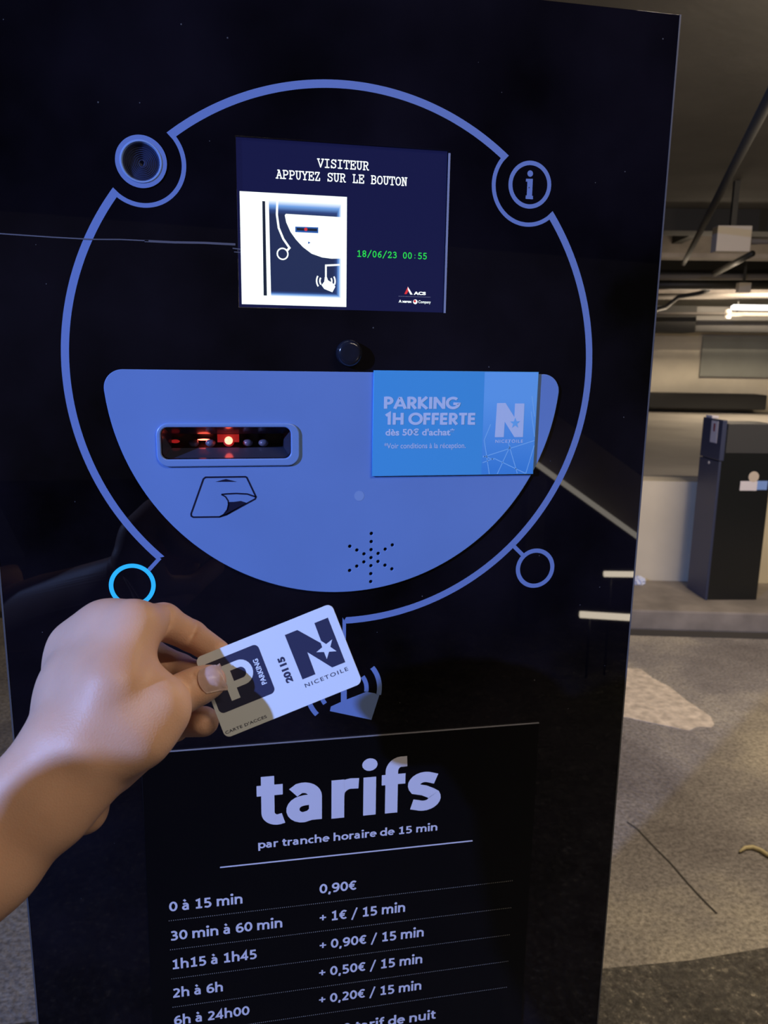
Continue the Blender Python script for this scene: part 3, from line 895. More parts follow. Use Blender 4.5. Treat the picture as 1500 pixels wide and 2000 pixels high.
def typed(name, body, x0, x1, zbase, h, mat, parent, y, th=1.25):
    n = len(body)
    pitch = (x1 - x0) / (n - 0.25)
    sx, sz = pitch / 7.6, h / 8
    qs = []
    for i, ch in enumerate(body):
        for pl in GL.get(ch, []):
            P = [(x0 + i * pitch + a * sx + pitch * 0.03, zbase + bb * sz) for a, bb in pl]
            for j in range(len(P) - 1):
                for lp in ribbon([P[j], P[j + 1]], th * sx): qs.append(ks(lp))
            for p_ in P: qs.append(ks(circ(p_[0], p_[1], th * sx / 2, 8)))
    return quads_mesh(name, qs, mat, parent, y)


typed('screen_text', 'VISITEUR', -0.095, 0.086, 0.7135, 0.0265, M['screen_white'], scr, YD)
typed('screen_text', 'APPUYEZ SUR LE BOUTON', -0.242, 0.229, 0.668, 0.0265, M['screen_white'], scr, YD)
typed('screen_date', '18/06/23 00:55', 0.049, 0.312, 0.4135, 0.0205, M['screen_green'], scr, YD, 1.25)
flat('screen_mark', [ks([(0.230, 0.285), (0.243, 0.312), (0.249, 0.303), (0.239, 0.285)])], M['screen_red'], scr, y=YD)
flat('screen_mark', [ks([(0.243, 0.312), (0.262, 0.284), (0.253, 0.284), (0.248, 0.293), (0.243, 0.302)])], M['screen_white'], scr, y=YD)
def T(name, body, x0, x1, zb, cap, mat, par, y, bold=0.03, **kw):
    return text(name, body, x0 * R0, x1 * R0, zb * R0 + ZC, cap * R0, mat, par, y, bold, **kw)
T('screen_lettering', 'ACS', 0.266, 0.313, 0.2835, 0.0115, M['screen_white'], scr, YD, 0.05)
flat('screen_rule', ribbon(ks([(0.208, 0.2765), (0.332, 0.2765)]), 0.0016 * R0), M['seam'], scr, y=YD)
T('screen_lettering', 'A xerox', 0.209, 0.259, 0.2535, 0.010, M['screen_white'], scr, YD, 0.04)
flat('screen_mark', [circ(*k(0.273, 0.258), 0.0085 * R0, 20)], M['screen_white'], scr, y=YD)
flat('screen_mark', [circ(*k(0.271, 0.260), 0.0048 * R0, 16)], M['screen_red'], scr, y=YD - 0.0001)
T('screen_lettering', 'Company', 0.285, 0.333, 0.2535, 0.010, M['screen_white'], scr, YD, 0.01)

# ------------------------------------------------------------------ humanist sans drawn as strokes (x-height 4.9, capitals 6.6)
def el(cx, cz, rx, rz, a0, a1, n=14):
    return [(cx + rx * math.cos(math.radians(a0 + (a1 - a0) * i / n)), cz + rz * math.sin(math.radians(a0 + (a1 - a0) * i / n))) for i in range(n + 1)]


def p_bowl(z0, z1, x):
    r = (z1 - z0) / 2
    return [(0.95, z1)] + el(x, (z0 + z1) / 2, r, r, 90, -90, 10) + [(0.95, z0)]


# glyph -> (advance, [(polyline, closed)])   stroke width SW = 1.25 ; outlines are centre lines
def bowl(cx): return el(cx, 2.45, 1.62, 1.85, 0, 360, 22)[:-1]
def a_gl(): return [([(0.75, 3.75)] + el(1.75, 3.05, 1.25, 1.25, 110, 0, 8) + [(3.0, 0.1)], 0), ([(3.0, 2.75), (1.9, 2.7)] + el(1.75, 1.60, 1.05, 1.05, 100, 275, 10) + [(2.5, 0.75), (3.0, 1.3)], 0)]
HG = {
 'a': (4.4, a_gl()),
 'à': (4.4, a_gl() + [([(1.1, 6.9), (2.0, 5.7)], 0)]),
 'c': (3.7, [(el(2.25, 2.45, 1.65, 1.85, 55, 305, 18), 0)]),
 'd': (4.7, [(bowl(2.15), 1), ([(3.75, 7.2), (3.75, 0)], 0)]),
 'e': (4.5, [([(0.75, 2.55), (3.75, 2.55)] + el(2.25, 2.55, 1.5, 1.75, 0, 180, 12) + el(2.25, 2.45, 1.55, 1.85, 180, 300, 10) + [(3.55, 0.85)], 0)]),
 'f': (3.0, [([(2.9, 6.55)] + el(2.3, 5.35, 1.0, 1.2, 80, 180, 8) + [(1.3, 0)], 0), ([(0.25, 4.35), (2.75, 4.35)], 0)]),
 'h': (4.9, [([(0.9, 7.2), (0.9, 0)], 0), ([(0.9, 3.0)] + el(2.4, 3.0, 1.45, 1.3, 150, 0, 10) + [(3.85, 0)], 0)]),
 'i': (2.0, [([(1.0, 4.9), (1.0, 0)], 0), ([(0.99, 6.55), (1.01, 6.45)], 2)]),
 'm': (7.3, [([(0.9, 4.9), (0.9, 0)], 0), ([(0.9, 3.0)] + el(2.3, 3.05, 1.3, 1.25, 150, 0, 10) + [(3.6, 0)], 0), ([(3.6, 3.0)] + el(5.0, 3.05, 1.3, 1.25, 150, 0, 10) + [(6.3, 0)], 0)]),
 'n': (4.9, [([(0.9, 4.9), (0.9, 0)], 0), ([(0.9, 3.0)] + el(2.4, 3.0, 1.45, 1.3, 150, 0, 10) + [(3.85, 0)], 0)]),
 'o': (4.7, [(bowl(2.35), 1)]),
 'p': (4.7, [([(0.95, 4.9), (0.95, -2.0)], 0), (bowl(2.55), 1)]),
 'r': (3.2, [([(0.9, 4.9), (0.9, 0)], 0), ([(0.9, 2.6)] + el(2.3, 2.9, 1.4, 1.4, 165, 95, 6) + [(3.05, 4.25)], 0)]),
 's': (3.6, [([(3.05, 3.95)] + el(1.85, 3.35, 1.15, 0.95, 60, 215, 10) + [(1.8, 2.55), (2.5, 2.15)] + el(1.75, 1.5, 1.2, 0.95, 25, -120, 10) + [(0.5, 0.85)], 0)]),
 't': (3.1, [([(1.3, 6.1), (1.3, 1.7)] + el(2.25, 1.55, 0.95, 0.98, 180, 280, 8) + [(2.85, 0.70)], 0), ([(0.2, 4.35), (2.8, 4.35)], 0)]),
 'u': (4.9, [([(0.95, 4.9)] + [(0.95, 1.9)] + el(2.4, 1.9, 1.45, 1.3, 180, 330, 10) + [(3.85, 2.0)], 0), ([(3.85, 4.9), (3.85, 0)], 0)]),
 '0': (4.6, [(el(2.3, 3.2, 1.55, 2.6, 0, 360, 26)[:-1], 1)]),
 '1': (4.6, [([(0.85, 5.2), (2.5, 5.95), (2.5, 0.3)], 0), ([(0.75, 0.55), (4.0, 0.55)], 0)]),
 '2': (4.6, [([(0.8, 5.3)] + el(2.2, 4.4, 1.35, 1.4, 120, -30, 10) + [(0.95, 0.55)], 0), ([(0.5, 0.55), (3.95, 0.55)], 0)]),
 '3': (4.6, [([(0.85, 5.5)] + el(2.05, 4.55, 1.25, 1.25, 110, -80, 10) + [(1.5, 3.3)], 0), ([(1.5, 3.3), (2.2, 3.3)] + el(2.1, 1.9, 1.5, 1.4, 80, -110, 12) + [(0.6, 0.75)], 0)]),
 '4': (4.6, [([(3.0, 0), (3.0, 5.9), (0.6, 1.9), (4.2, 1.9)], 0)]),
 '5': (4.6, [([(3.75, 5.85), (1.25, 5.85), (1.15, 3.5)] + el(2.1, 2.0, 1.55, 1.55, 105, -115, 14) + [(0.7, 0.75)], 0)]),
 '6': (4.6, [(el(2.4, 2.0, 1.5, 1.5, 0, 360, 20)[:-1], 1), ([(3.6, 5.75)] + el(2.9, 3.0, 2.05, 2.8, 95, 190, 10), 0)]),
 '9': (4.6, [(el(2.2, 4.3, 1.5, 1.5, 0, 360, 20)[:-1], 1), ([(0.95, 0.65)] + el(1.75, 3.4, 2.0, 2.85, -85, 20, 10), 0)]),
 '€': (4.7, [(el(2.95, 3.2, 1.75, 2.6, 50, 310, 18), 0), ([(0.3, 3.75), (3.4, 3.75)], 3), ([(0.3, 2.65), (3.2, 2.65)], 3)]),
 ',': (2.2, [([(1.25, 0.75), (0.75, -1.1)], 0)]),
 '+': (4.6, [([(2.3, 0.9), (2.3, 4.6)], 3), ([(0.5, 2.75), (4.1, 2.75)], 3)]),
 '/': (4.2, [([(0.7, -1.2), (3.5, 6.9)], 3)]),
 ' ': (2.0, []),
 '¹': (3.6, [([(0.6, 5.0), (2.2, 6.2), (2.2, 0)], 0)]),
 'P': (4.5, [([(0.95, 0), (0.95, 6.6)], 0), (p_bowl(2.95, 5.95, 2.2), 0)]),
 'A': (5.9, [([(0.55, 0), (2.7, 5.75), (3.2, 5.75), (5.35, 0)], 0), ([(1.3, 1.8), (4.6, 1.8)], 3)]),
 'R': (4.8, [([(0.95, 0), (0.95, 6.6)], 0), (p_bowl(2.95, 5.95, 2.2), 0), ([(2.0, 3.0), (4.1, 0)], 0)]),
 'K': (5.0, [([(0.95, 0), (0.95, 6.6)], 0), ([(4.3, 6.6), (1.3, 3.3), (4.5, 0)], 0)]),
 'I': (2.1, [([(1.05, 0), (1.05, 6.6)], 0)]),
 'N': (5.9, [([(0.95, 0), (0.95, 6.6)], 0), ([(0.95, 6.2), (4.9, 0.4)], 0), ([(4.9, 0), (4.9, 6.6)], 0)]),
 'G': (6.5, [(el(3.3, 3.3, 2.65, 2.75, 48, 350, 24) + [(3.4, 2.9)], 0)]),
 'H': (5.6, [([(0.95, 0), (0.95, 6.6)], 0), ([(4.65, 0), (4.65, 6.6)], 0), ([(0.95, 3.3), (4.65, 3.3)], 0)]),
 'O': (6.9, [(el(3.45, 3.3, 2.75, 2.75, 0, 360, 30)[:-1], 1)]),
 'F': (4.0, [([(0.95, 0), (0.95, 6.6)], 0), ([(0.95, 5.95), (3.7, 5.95)], 0), ([(0.95, 3.3), (3.5, 3.3)], 0)]),
 'E': (4.3, [([(0.95, 0), (0.95, 6.6)], 0), ([(0.95, 5.95), (3.8, 5.95)], 0), ([(0.95, 3.3), (3.6, 3.3)], 0), ([(0.95, 0.65), (3.8, 0.65)], 0)]),
 'T': (4.4, [([(2.2, 0), (2.2, 6.6)], 0), ([(0.25, 5.95), (4.15, 5.95)], 0)]),
}


def sans(name, body, x0, x1, zb, unit, mat, parent, y, sw=1.25):
    """lettering between x0 and x1 (terminal units), baseline zb, unit = height of one stroke unit"""
    adv = sum(HG[c][0] for c in body)
    ink0, ink1 = 0.3, adv - 0.35
    sx = (x1 - x0) / (ink1 - ink0)
    qs = []; ys = []
    x = -ink0
    nst = 0
    for ch in body:
        ad, strokes = HG[ch]
        for pl, mode in strokes:
            P = [(a + x, bb) for a, bb in pl]
            wd = sw * (1.12 if mode == 2 else 0.8 if mode == 3 else 1.0)
            seen = []
            for q_ in P:
                if not seen or math.hypot(q_[0] - seen[-1][0], q_[1] - seen[-1][1]) > 0.04 or mode == 2: seen.append(q_)
            P = seen
            lp = ribbon(P, wd, mode == 1)
            yy = y - 2.2e-5 * (nst % 5); nst += 1
            def W(q_): return (x0 + q_[0] * sx, zb + q_[1] * unit)
            if mode == 1:
                L_, R_ = lp; n = len(L_)
                for i in range(n):
                    j = (i + 1) % n
                    qs.append(ks([W(L_[i]), W(L_[j]), W(R_[j]), W(R_[i])])); ys.append(yy)
            else:
                n = len(P); L_ = lp[0][:n]; R_ = lp[0][n:][::-1]
                for i in range(n - 1):
                    qs.append(ks([W(L_[i]), W(L_[i + 1]), W(R_[i + 1]), W(R_[i])])); ys.append(yy - 1.2e-5 * (i % 4))
            if mode == 2:
                del qs[-1:], ys[-1:]
                cxm, czm = P[0][0], (P[0][1] + P[-1][1]) / 2
                qs.append(ks([W(q_) for q_ in el(cxm, czm, 0.80, 0.80, 0, 360, 16)[:-1]])); ys.append(yy)
        x += ad
    vs, fs = [], []
    for q_, yy in zip(qs, ys):
        i = len(vs)
        # keep every face turned towards the viewer (-Y)
        ar = sum(q_[t][0] * q_[(t + 1) % len(q_)][1] - q_[(t + 1) % len(q_)][0] * q_[t][1] for t in range(len(q_)))
        if ar < 0: q_ = q_[::-1]
        vs += [(a, yy, bb) for a, bb in q_]
        fs.append(list(range(i, i + len(q_))))
    me = bpy.data.meshes.new(name)
    me.from_pydata(vs, [], fs)
    return link(name, me, mat, parent)


# --- tariff plaque
zp = -1.4955
pl = flat('tariff_plaque', [ks([(-0.795, zp), (0.862, zp), (0.862, -4.2), (-0.815, -4.2)])], M['plaque'], term, y=-0.0016, depth=0.0010, bevel=0.0003)
box('plaque_edge', k(-0.795, 0)[0], k(0.862, 0)[0], -0.0017, -0.0004, k(0, zp)[1] - 0.0001, k(0, zp + 0.003)[1], M['seam'], pl)  # pale grey stands for light caught along the top edge
box('plaque_edge', k(-0.7985, 0)[0], k(-0.7965, 0)[0], -0.0015, -0.0004, k(0, -3.2)[1], k(0, zp)[1], M['body'], pl)
YT = -0.0017
WP = M['white_print']
# title drawn letter by letter
sans('tariff_title', 'tarifs', -0.347, 0.416, -1.857, 0.252 / 7.0, WP, pl, YT, 1.32)
sans('tariff_subtitle', 'par tranche horaire de 15 min', -0.349, 0.421, -1.9625, 0.0355 / 6.6, WP, pl, YT, 1.15)
flat('tariff_rule', ribbon(ks([(-0.506, -2.0315), (0.583, -2.0315)]), 0.0062 * R0), WP, pl, y=YT)
UN = 0.0465 / 6.5
rows = [('0 à 15 min', -0.715, -0.417, -2.212), ('30 min à 60 min', -0.716, -0.252, -2.350), ('1h15 à 1h45', -0.715, -0.363, -2.4885),
        ('2h à 6h', -0.717, -0.508, -2.628), ('6h à 24h00', -0.716, -0.400, -2.7645)]
for s_, a, bb, z in rows:
    sans('tariff_hours', s_, a, bb, z, UN, WP, pl, YT, 1.15)
prices = [('0,90€', -0.092, 0.066, -2.2085), ('+ 1€ / 15 min', -0.094, 0.286, -2.3465), ('+ 0,90€ / 15 min', -0.094, 0.374, -2.484),
          ('+ 0,50€ / 15 min', -0.097, 0.371, -2.6215), ('+ 0,20€ / 15 min', -0.097, 0.370, -2.760)]
for s_, a, bb, z in prices:
    sans('tariff_price', s_, a, bb, z, UN, WP, pl, YT, 1.15)
sans('tariff_price', '0 tarif de nuit', 0.012, 0.440, -2.9275, UN, WP, pl, YT, 1.15)
for z in (-2.2545, -2.393, -2.534, -2.674, -2.8135):
    qs = []
    x = -0.718
    while x < 0.782:
        qs.append(ks(circ(x, z, 0.0021, 6)))
        x += 0.0088
    quads_mesh('dotted_rule', qs, M['dot'], pl, YT)

# --- scratches and specks on the black front
sc = [flat('s', ribbon(ks([(-1.25, 0.441), (-1.168, 0.4385), (-1.0, 0.434), (-0.874, 0.4325), (-0.78, 0.436), (-0.687, 0.4355)]), 0.0040 * R0), M['scratch'], front, y=-0.0004),
      flat('s', ribbon(ks([(-0.70, 0.4345), (-0.60, 0.434), (-0.50, 0.4365), (-0.39, 0.4355)]), 0.0075 * R0), M['scratch'], front, y=-0.0004),
      flat('s', ribbon(ks([(-0.40, 0.422), (-0.372, 0.420)]), 0.004 * R0), M['scratch'], front, y=-0.0004),
      flat('s', ribbon(ks([(-0.395, 0.410), (-0.372, 0.409)]), 0.003 * R0), M['scratch'], front, y=-0.0004)]
join(sc, 'scratch', M['scratch'], front)
rr = random.Random(11)
qs = []
for i in range(70):
    x, z = rr.uniform(-1.2, 1.2), rr.uniform(-2.9, 1.25)
    if (x * x + z * z < 0.9 ** 2 and z < 0.01) or (abs(x) < 0.42 and 0.18 < z < 0.83) or (-0.82 < x < 0.88 and z < -1.45): continue
    qs.append(ks(circ(x, z, rr.uniform(0.0012, 0.0032), 7)))
tag(quads_mesh('dust_speck', qs, M['speck'], front, -0.0003), kind='stuff')
bpy.data.objects.remove(GRAPH)

# ------------------------------------------------------------------ leaflet stuck on the shield
cA, cB = pbr('leaflet_blue', (0.075, 0.41, 0.80), 0.45), pbr('leaflet_light_blue', (0.20, 0.56, 0.95), 0.45)
cW = pbr('leaflet_white', (0.60, 0.72, 0.92), 0.5)
cL = pbr('leaflet_line', (0.30, 0.66, 1.0), 0.5)
YC = -0.0043
lf = empty('leaflet', (0, 0, ZC))
tag(lf, 'blue parking offer leaflet stuck over the right half of the grey shield', 'leaflet')
def lfk(o):
    o.parent = lf
    o.matrix_parent_inverse = Matrix.Translation((0, 0, -ZC))
    return o
lfk(flat('leaflet_sheet', [ks([(0.111, -0.399), (0.7665, -0.399), (0.767, 0.003), (0.113, 0.001)])], cA, None, y=YC, depth=0.0018, bevel=0.0002))
# light band whose colour deepens towards the bottom, as printed
m, nt, b = new_mat('leaflet_band')
tc = nt.nodes.new('ShaderNodeTexCoord'); sep = nt.nodes.new('ShaderNodeSeparateXYZ')
mp = nt.nodes.new('ShaderNodeMapping')
mp.inputs['Scale'].default_value = (1, 1, 1 / (0.4 * 0.21))
mp.inputs['Location'].default_value = (0, 0, 0.3985 / 0.4 - ZC / (0.4 * 0.21))
nt.links.new(tc.outputs['Object'], mp.inputs[0])
nt.links.new(mp.outputs[0], sep.inputs[0])
cr = nt.nodes.new('ShaderNodeValToRGB')
cr.color_ramp.elements[0].position = 0.05; cr.color_ramp.elements[0].color = (0.07, 0.34, 0.80, 1)
cr.color_ramp.elements[1].position = 0.75; cr.color_ramp.elements[1].color = (0.19, 0.53, 0.95, 1)
nt.links.new(sep.outputs['Z'], cr.inputs[0]); nt.links.new(cr.outputs[0], b.inputs['Base Color'])
b.inputs['Roughness'].default_value = 0.45
lfk(flat('leaflet_band', [ks([(0.550, -0.3985), (0.766, -0.3985), (0.7665, 0.0025), (0.547, 0.001)])], m, None, y=YC - 0.00006))
ln = []
for a, bb in (((0.580, -0.200), (0.556, -0.262)), ((0.556, -0.262), (0.583, -0.398)), ((0.553, -0.330), (0.765, -0.265)), ((0.553, -0.352), (0.600, -0.335)), ((0.600, -0.335), (0.735, -0.397)),
              ((0.553, -0.325), (0.600, -0.340)), ((0.616, -0.398), (0.665, -0.285)), ((0.655, -0.270), (0.700, -0.397)), ((0.765, -0.285), (0.736, -0.397)), ((0.760, -0.170), (0.745, -0.090)), ((0.765, -0.25), (0.745, -0.150))):
    ln.append(flat('l', ribbon(ks([a, bb]), 0.0030 * R0), cL, None, y=YC - 0.0001))
lfk(join(ln, 'leaflet_line_pattern', cL, None))
YL = YC - 0.00014
lfk(sans('leaflet_heading', 'PARKING', 0.153, 0.449, -0.141, 0.0455 / 6.6, cW, None, YL, 1.5))
lfk(sans('leaflet_heading', '¹H OFFERTE', 0.158, 0.517, -0.2015, 0.0450 / 6.6, cW, None, YL, 1.5))
lfk(T('leaflet_text', "dès 50€ d'achat*", 0.160, 0.434, -0.2435, 0.0255, cW, None, YL, 0.030))
lfk(T('leaflet_text', "*Voir conditions à la réception.", 0.156, 0.481, -0.293, 0.0205, cW, None, YL, 0.008))
NL = [(0.599, -0.251), (0.602, -0.118), (0.637, -0.117), (0.676, -0.172), (0.676, -0.119), (0.715, -0.119), (0.716, -0.251), (0.680, -0.251), (0.637, -0.190), (0.636, -0.251)]
def star(cx, cz, r, a0, k_=0.40):
    return [(cx + (r if i % 2 == 0 else r * k_) * math.cos(math.radians(a0 + 36 * i)), cz + (r if i % 2 == 0 else r * k_) * math.sin(math.radians(a0 + 36 * i))) for i in range(10)]
lfk(flat('leaflet_emblem', [ks(NL)], cW, None, y=YL))
lfk(flat('leaflet_star', [ks(star(0.6805, -0.196, 0.0225, 20))], cB, None, y=YL - 0.0001))
lfk(T('leaflet_text', 'NICETOILE', 0.602, 0.717, -0.2735, 0.0125, cW, None, YL, 0.02, spacing=1.25))

# ------------------------------------------------------------------ access card held in the hand
cc = Vector((-0.063525, -0.188675, 1.5 - 0.0118004 - 0.16885 + 0.0))
cx_ = Vector((0.92031335, -0.09460074, 0.37957086)).normalized()
cn_ = Vector((-0.20224145, -0.94564224, 0.2546746)).normalized()
cy_ = cn_.cross(cx_).normalized()
CW, CH = 0.0856, 0.0495
card_o = empty('access_card', cc)
tag(card_o, 'white plastic parking access card with navy emblems held between thumb and fingers', 'card')
Mc = Matrix((cx_, cy_, cn_)).transposed().to_4x4()
card_o.rotation_euler = Mc.to_euler()
cWh = pbr('card_white', (0.74, 0.80, 0.86), 0.32, spec=0.5)
cNv = pbr('card_navy', (0.035, 0.038, 0.085), 0.32, spec=0.5)
MM = 0.001
def cf(off):
    return lambda a, bb, c: (a, bb, off + c)
def mm(pts): return [(a * MM, bb * MM) for a, bb in pts]
flat('card_body', [rrect(-CW / 2, CW / 2, -CH / 2, CH / 2, 0.0036, 8)], cWh, card_o, depth=0.0006, bevel=0.00008, frame=cf(0))
F1, F2, F3 = 0.00042, 0.00047, 0.00052
flat('parking_field', [rrect(-0.0407, -0.0059, -0.0109, 0.0193, 0.003, 6)], cNv, card_o, frame=cf(F1))
Pl = mm([(-31.6, 14.6), (-18.4, 14.6)] )
po = [(-31.6, 14.7), (-20.5, 14.7)] + [(-20.5 + 6.9 * math.sin(math.radians(a)), 7.35 + 7.35 * math.cos(math.radians(a))) for a in range(15, 181, 15)] + [(-26.2, 0.0), (-26.2, -6.1), (-31.6, -6.1)]
pi_ = [(-26.3, 10.5), (-20.6, 10.5)] + [(-20.6 + 2.9 * math.sin(math.radians(a)), 7.3 + 3.2 * math.cos(math.radians(a))) for a in range(20, 181, 20)] + [(-26.3, 4.1)]
flat('parking_letter', [mm(po), mm(pi_)], cWh, card_o, frame=cf(F2))
NC = [(10.9, 17.8), (18.8, 17.8), (28.3, 6.2), (29.3, 5.2), (29.5, 17.8), (38.0, 17.8), (37.9, -9.9), (29.7, -9.9), (19.5, 3.7), (19.2, -9.9), (11.1, -9.9)]
flat('emblem', [mm(NC)], cNv, card_o, frame=cf(F1))
flat('emblem_star', [mm(star(30.6, 1.6, 6.2, 35))], cWh, card_o, frame=cf(F2))
def rot_frame(x, z, off):      # lettering that reads upwards: local x -> card y
    return lambda a, bb, c: ((x - bb), (z + a), off + c)
text('card_lettering', 'PARKING', 0, 0.0155, 0, 0.0031, cWh, card_o, 0, 0.03, frame=rot_frame(-0.0088, -0.0042, F2))
text('card_number', '20115', 0, 0.0155, 0, 0.0042, cNv, card_o, 0, 0.055, frame=rot_frame(0.0059, -0.0088, F1))
text('card_lettering', 'NICETOILE', 0.0111, 0.0379, -0.01495, 0.0022, cNv, card_o, 0, 0.012, frame=cf(F1), spacing=1.3)
text('card_lettering', "CARTE D'ACCES", -0.0418, -0.0161, -0.02265, 0.0017, cNv, card_o, 0, 0.02, frame=cf(F1), spacing=1.1)

# ------------------------------------------------------------------ the hand and arm
def seg_d(P, a, b, ra, rb):
    ab = b - a
    L = float(ab @ ab)
    t = np.clip(((P - a) @ ab) / max(L, 1e-12), 0, 1)
    q = P - (a + t[..., None] * ab)
    return np.sqrt((q * q).sum(-1)) - (ra + (rb - ra) * t)


def smin(a, b, kk):
    h = np.clip(0.5 + 0.5 * (b - a) / kk, 0, 1)
    return b + (a - b) * h - kk * h * (1 - h)


def H(u, v, z): return at(u, v, z).astype(np.float32)


PALM_K, FING_K = 0.012, 0.0035
palm = []        # (a, b, ra, rb, k)
def add(lst, pts, kk):
    for i in range(len(pts) - 1):
        (u0, v0, z0, r0), (u1, v1, z1, r1) = pts[i], pts[i + 1]
        lst.append((H(u0, v0, z0), H(u1, v1, z1), r0, r1, kk))


# metacarpals and the back of the hand
add(palm, [(178, 1462, .401, .0165), (225, 1340, .410, .0150), (262, 1226, .434, .0124)], .010)
add(palm, [(150, 1448, .409, .0170), (180, 1330, .425, .0150), (206, 1226, .449, .0122)], .012)
add(palm, [(122, 1438, .417, .0160), (138, 1345, .438, .0145), (147, 1264, .463, .0119)], .012)
add(palm, [(116, 1445, .428, .0140), (122, 1375, .450, .0118), (126, 1325, .474, .0110)], .012)
add(palm, [(150, 1448, .418, .0160), (235, 1330, .440, .0150), (200, 1290, .455, .0120)], .014)
add(palm, [(262, 1228, .437, .0128), (206, 1230, .450, .0128), (152, 1266, .463, .0123), (128, 1325, .478, .0110)], .012)
# flesh between the metacarpals, so that the back of the hand is one smooth slope
add(palm, [(165, 1448, .406, .0160), (203, 1340, .419, .0150), (234, 1236, .4425, .0136)], .014)
add(palm, [(138, 1440, .413, .0160), (160, 1340, .432, .0145), (180, 1250, .456, .0134)], .014)
add(palm, [(130, 1440, .420, .0145), (140, 1370, .440, .0125), (142, 1300, .464, .0118)], .014)
# thumb side: base, thenar bulge, web
add(palm, [(205, 1478, .410, .0170), (268, 1432, .411, .0165), (316, 1384, .418, .0137)], .012)
add(palm, [(230, 1400, .414, .0170), (300, 1392, .421, .0137)], .014)
add(palm, [(240, 1300, .430, .0120), (268, 1350, .425, .0130), (305, 1374, .420, .0122)], .012)
add(palm, [(215, 1490, .428, .0170), (290, 1440, .440, .0140)], .014)
# heel of the palm
add(palm, [(120, 1470, .440, .0150), (158, 1560, .440, .0150), (166, 1588, .440, .0110)], .008)
add(palm, [(166, 1588, .440, .0095), (150, 1600, .442, .0085)], .004)
# wrist and forearm
add(palm, [(104, 1492, .405, .0170), (66, 1530, .402, .0185), (-40, 1626, .396, .0205), (-200, 1770, .386, .023)], .012)
add(palm, [(150, 1540, .405, .0165), (108, 1575, .402, .0180), (-10, 1690, .396, .0205), (-170, 1850, .386, .024)], .012)
add(palm, [(130, 1460, .410, .0180), (128, 1515, .405, .0190)], .012)
# proximal phalanges
add(palm, [(262, 1224, .436, .0124), (318, 1213, .462, .0108)], .006)
add(palm, [(204, 1226, .450, .0118), (290, 1278, .486, .0098)], .006)
add(palm, [(147, 1264, .463, .0112), (250, 1380, .494, .0095)], .006)
add(palm, [(126, 1325, .474, .0105), (220, 1440, .496, .0085)], .006)
fingers = []
fs = []; add(fs, [(320, 1216, .462, .0106), (374, 1242, .476, .0094)], .002); add(fs, [(374, 1242, .476, .0094), (424, 1275, .4625, .0080)], .0022); fingers.append(fs)
fs = []; add(fs, [(290, 1278, .486, .0098), (352, 1306, .486, .0088)], .003); add(fs, [(352, 1306, .486, .0088), (405, 1325, .4635, .0078)], .003); fingers.append(fs)
fs = []; add(fs, [(250, 1380, .494, .0095), (335, 1410, .486, .0096)], .003); add(fs, [(335, 1410, .486, .0096), (398, 1409, .4640, .0090)], .003); fingers.append(fs)
fs = []; add(fs, [(220, 1440, .496, .0085), (300, 1440, .492, .0080)], .003); add(fs, [(300, 1440, .492, .0080), (345, 1425, .480, .0074)], .003); fingers.append(fs)
fs = []; add(fs, [(322, 1378, .432, .0118), (350, 1358, .4385, .0112), (374, 1345, .4405, .0106)], .003); add(fs, [(374, 1345, .4405, .0106), (392, 1338, .4412, .0102), (410, 1331, .4415, .0094)], .003); fingers.append(fs)
# creases cut into the skin: (a, b, radius)
grooves = []
def groove(pts, r=.0007):
    for i in range(len(pts) - 1): grooves.append((H(*pts[i]), H(*pts[i + 1]), r))
VOX = 0.0011
allp = palm + [s_ for f_ in fingers for s_ in f_]
lo_ = np.min([np.minimum(a, b) - max(ra, rb) - .006 for a, b, ra, rb, kk in allp if a[0] > -.235], 0)
hi_ = np.max([np.maximum(a, b) + max(ra, rb) + .006 for a, b, ra, rb, kk in allp], 0)
XCUT = float(at(-55, 1660, .394)[0])
lo_[0] = XCUT
dims = np.ceil((hi_ - lo_) / VOX).astype(int) + 1
ax0 = [lo_[i] + VOX * np.arange(dims[i], dtype=np.float32) for i in range(3)]
FAR = np.float32(0.05)


def field_of(prims):
    F = np.full(dims, FAR, np.float32)
    for a, b, ra, rb, kk in prims:
        mrg = max(ra, rb) + 0.016
        mn, mx_ = np.minimum(a, b) - mrg, np.maximum(a, b) + mrg
        i0 = np.clip(np.floor((mn - lo_) / VOX).astype(int), 0, dims - 1)
        i1 = np.clip(np.ceil((mx_ - lo_) / VOX).astype(int) + 1, 1, dims)
        if (i1 <= i0).any(): continue
        sl = tuple(slice(i0[i], i1[i]) for i in range(3))
        X, Y, Z = np.meshgrid(ax0[0][sl[0]], ax0[1][sl[1]], ax0[2][sl[2]], indexing='ij')
        d = seg_d(np.stack([X, Y, Z], -1), a, b, ra, rb)
        F[sl] = smin(F[sl], d.astype(np.float32), kk)
    return F


F = field_of(palm)
G = None
for f_ in fingers:
    g = field_of(f_)
    G = g if G is None else np.minimum(G, g)
F = smin(F, G, FING_K)
def on_skin(u, v):
    """depth of the skin under a point of the hand"""
    for dz in np.arange(.38, .52, .0006):
        q_ = (at(u, v, dz) - lo_) / VOX
        i_ = np.round(q_).astype(int)
        if (i_ < 0).any() or (i_ >= dims).any(): continue
        if F[tuple(i_)] < 0: return dz
    return None


def crease(pts, r):
    pp_ = [(u, v, on_skin(u, v)) for u, v in pts]
    pp_ = [p_ for p_ in pp_ if p_[2]]
    for i in range(len(pp_) - 1):
        if abs(pp_[i][2] - pp_[i + 1][2]) < .012: grooves.append((H(*pp_[i]), H(*pp_[i + 1]), r))


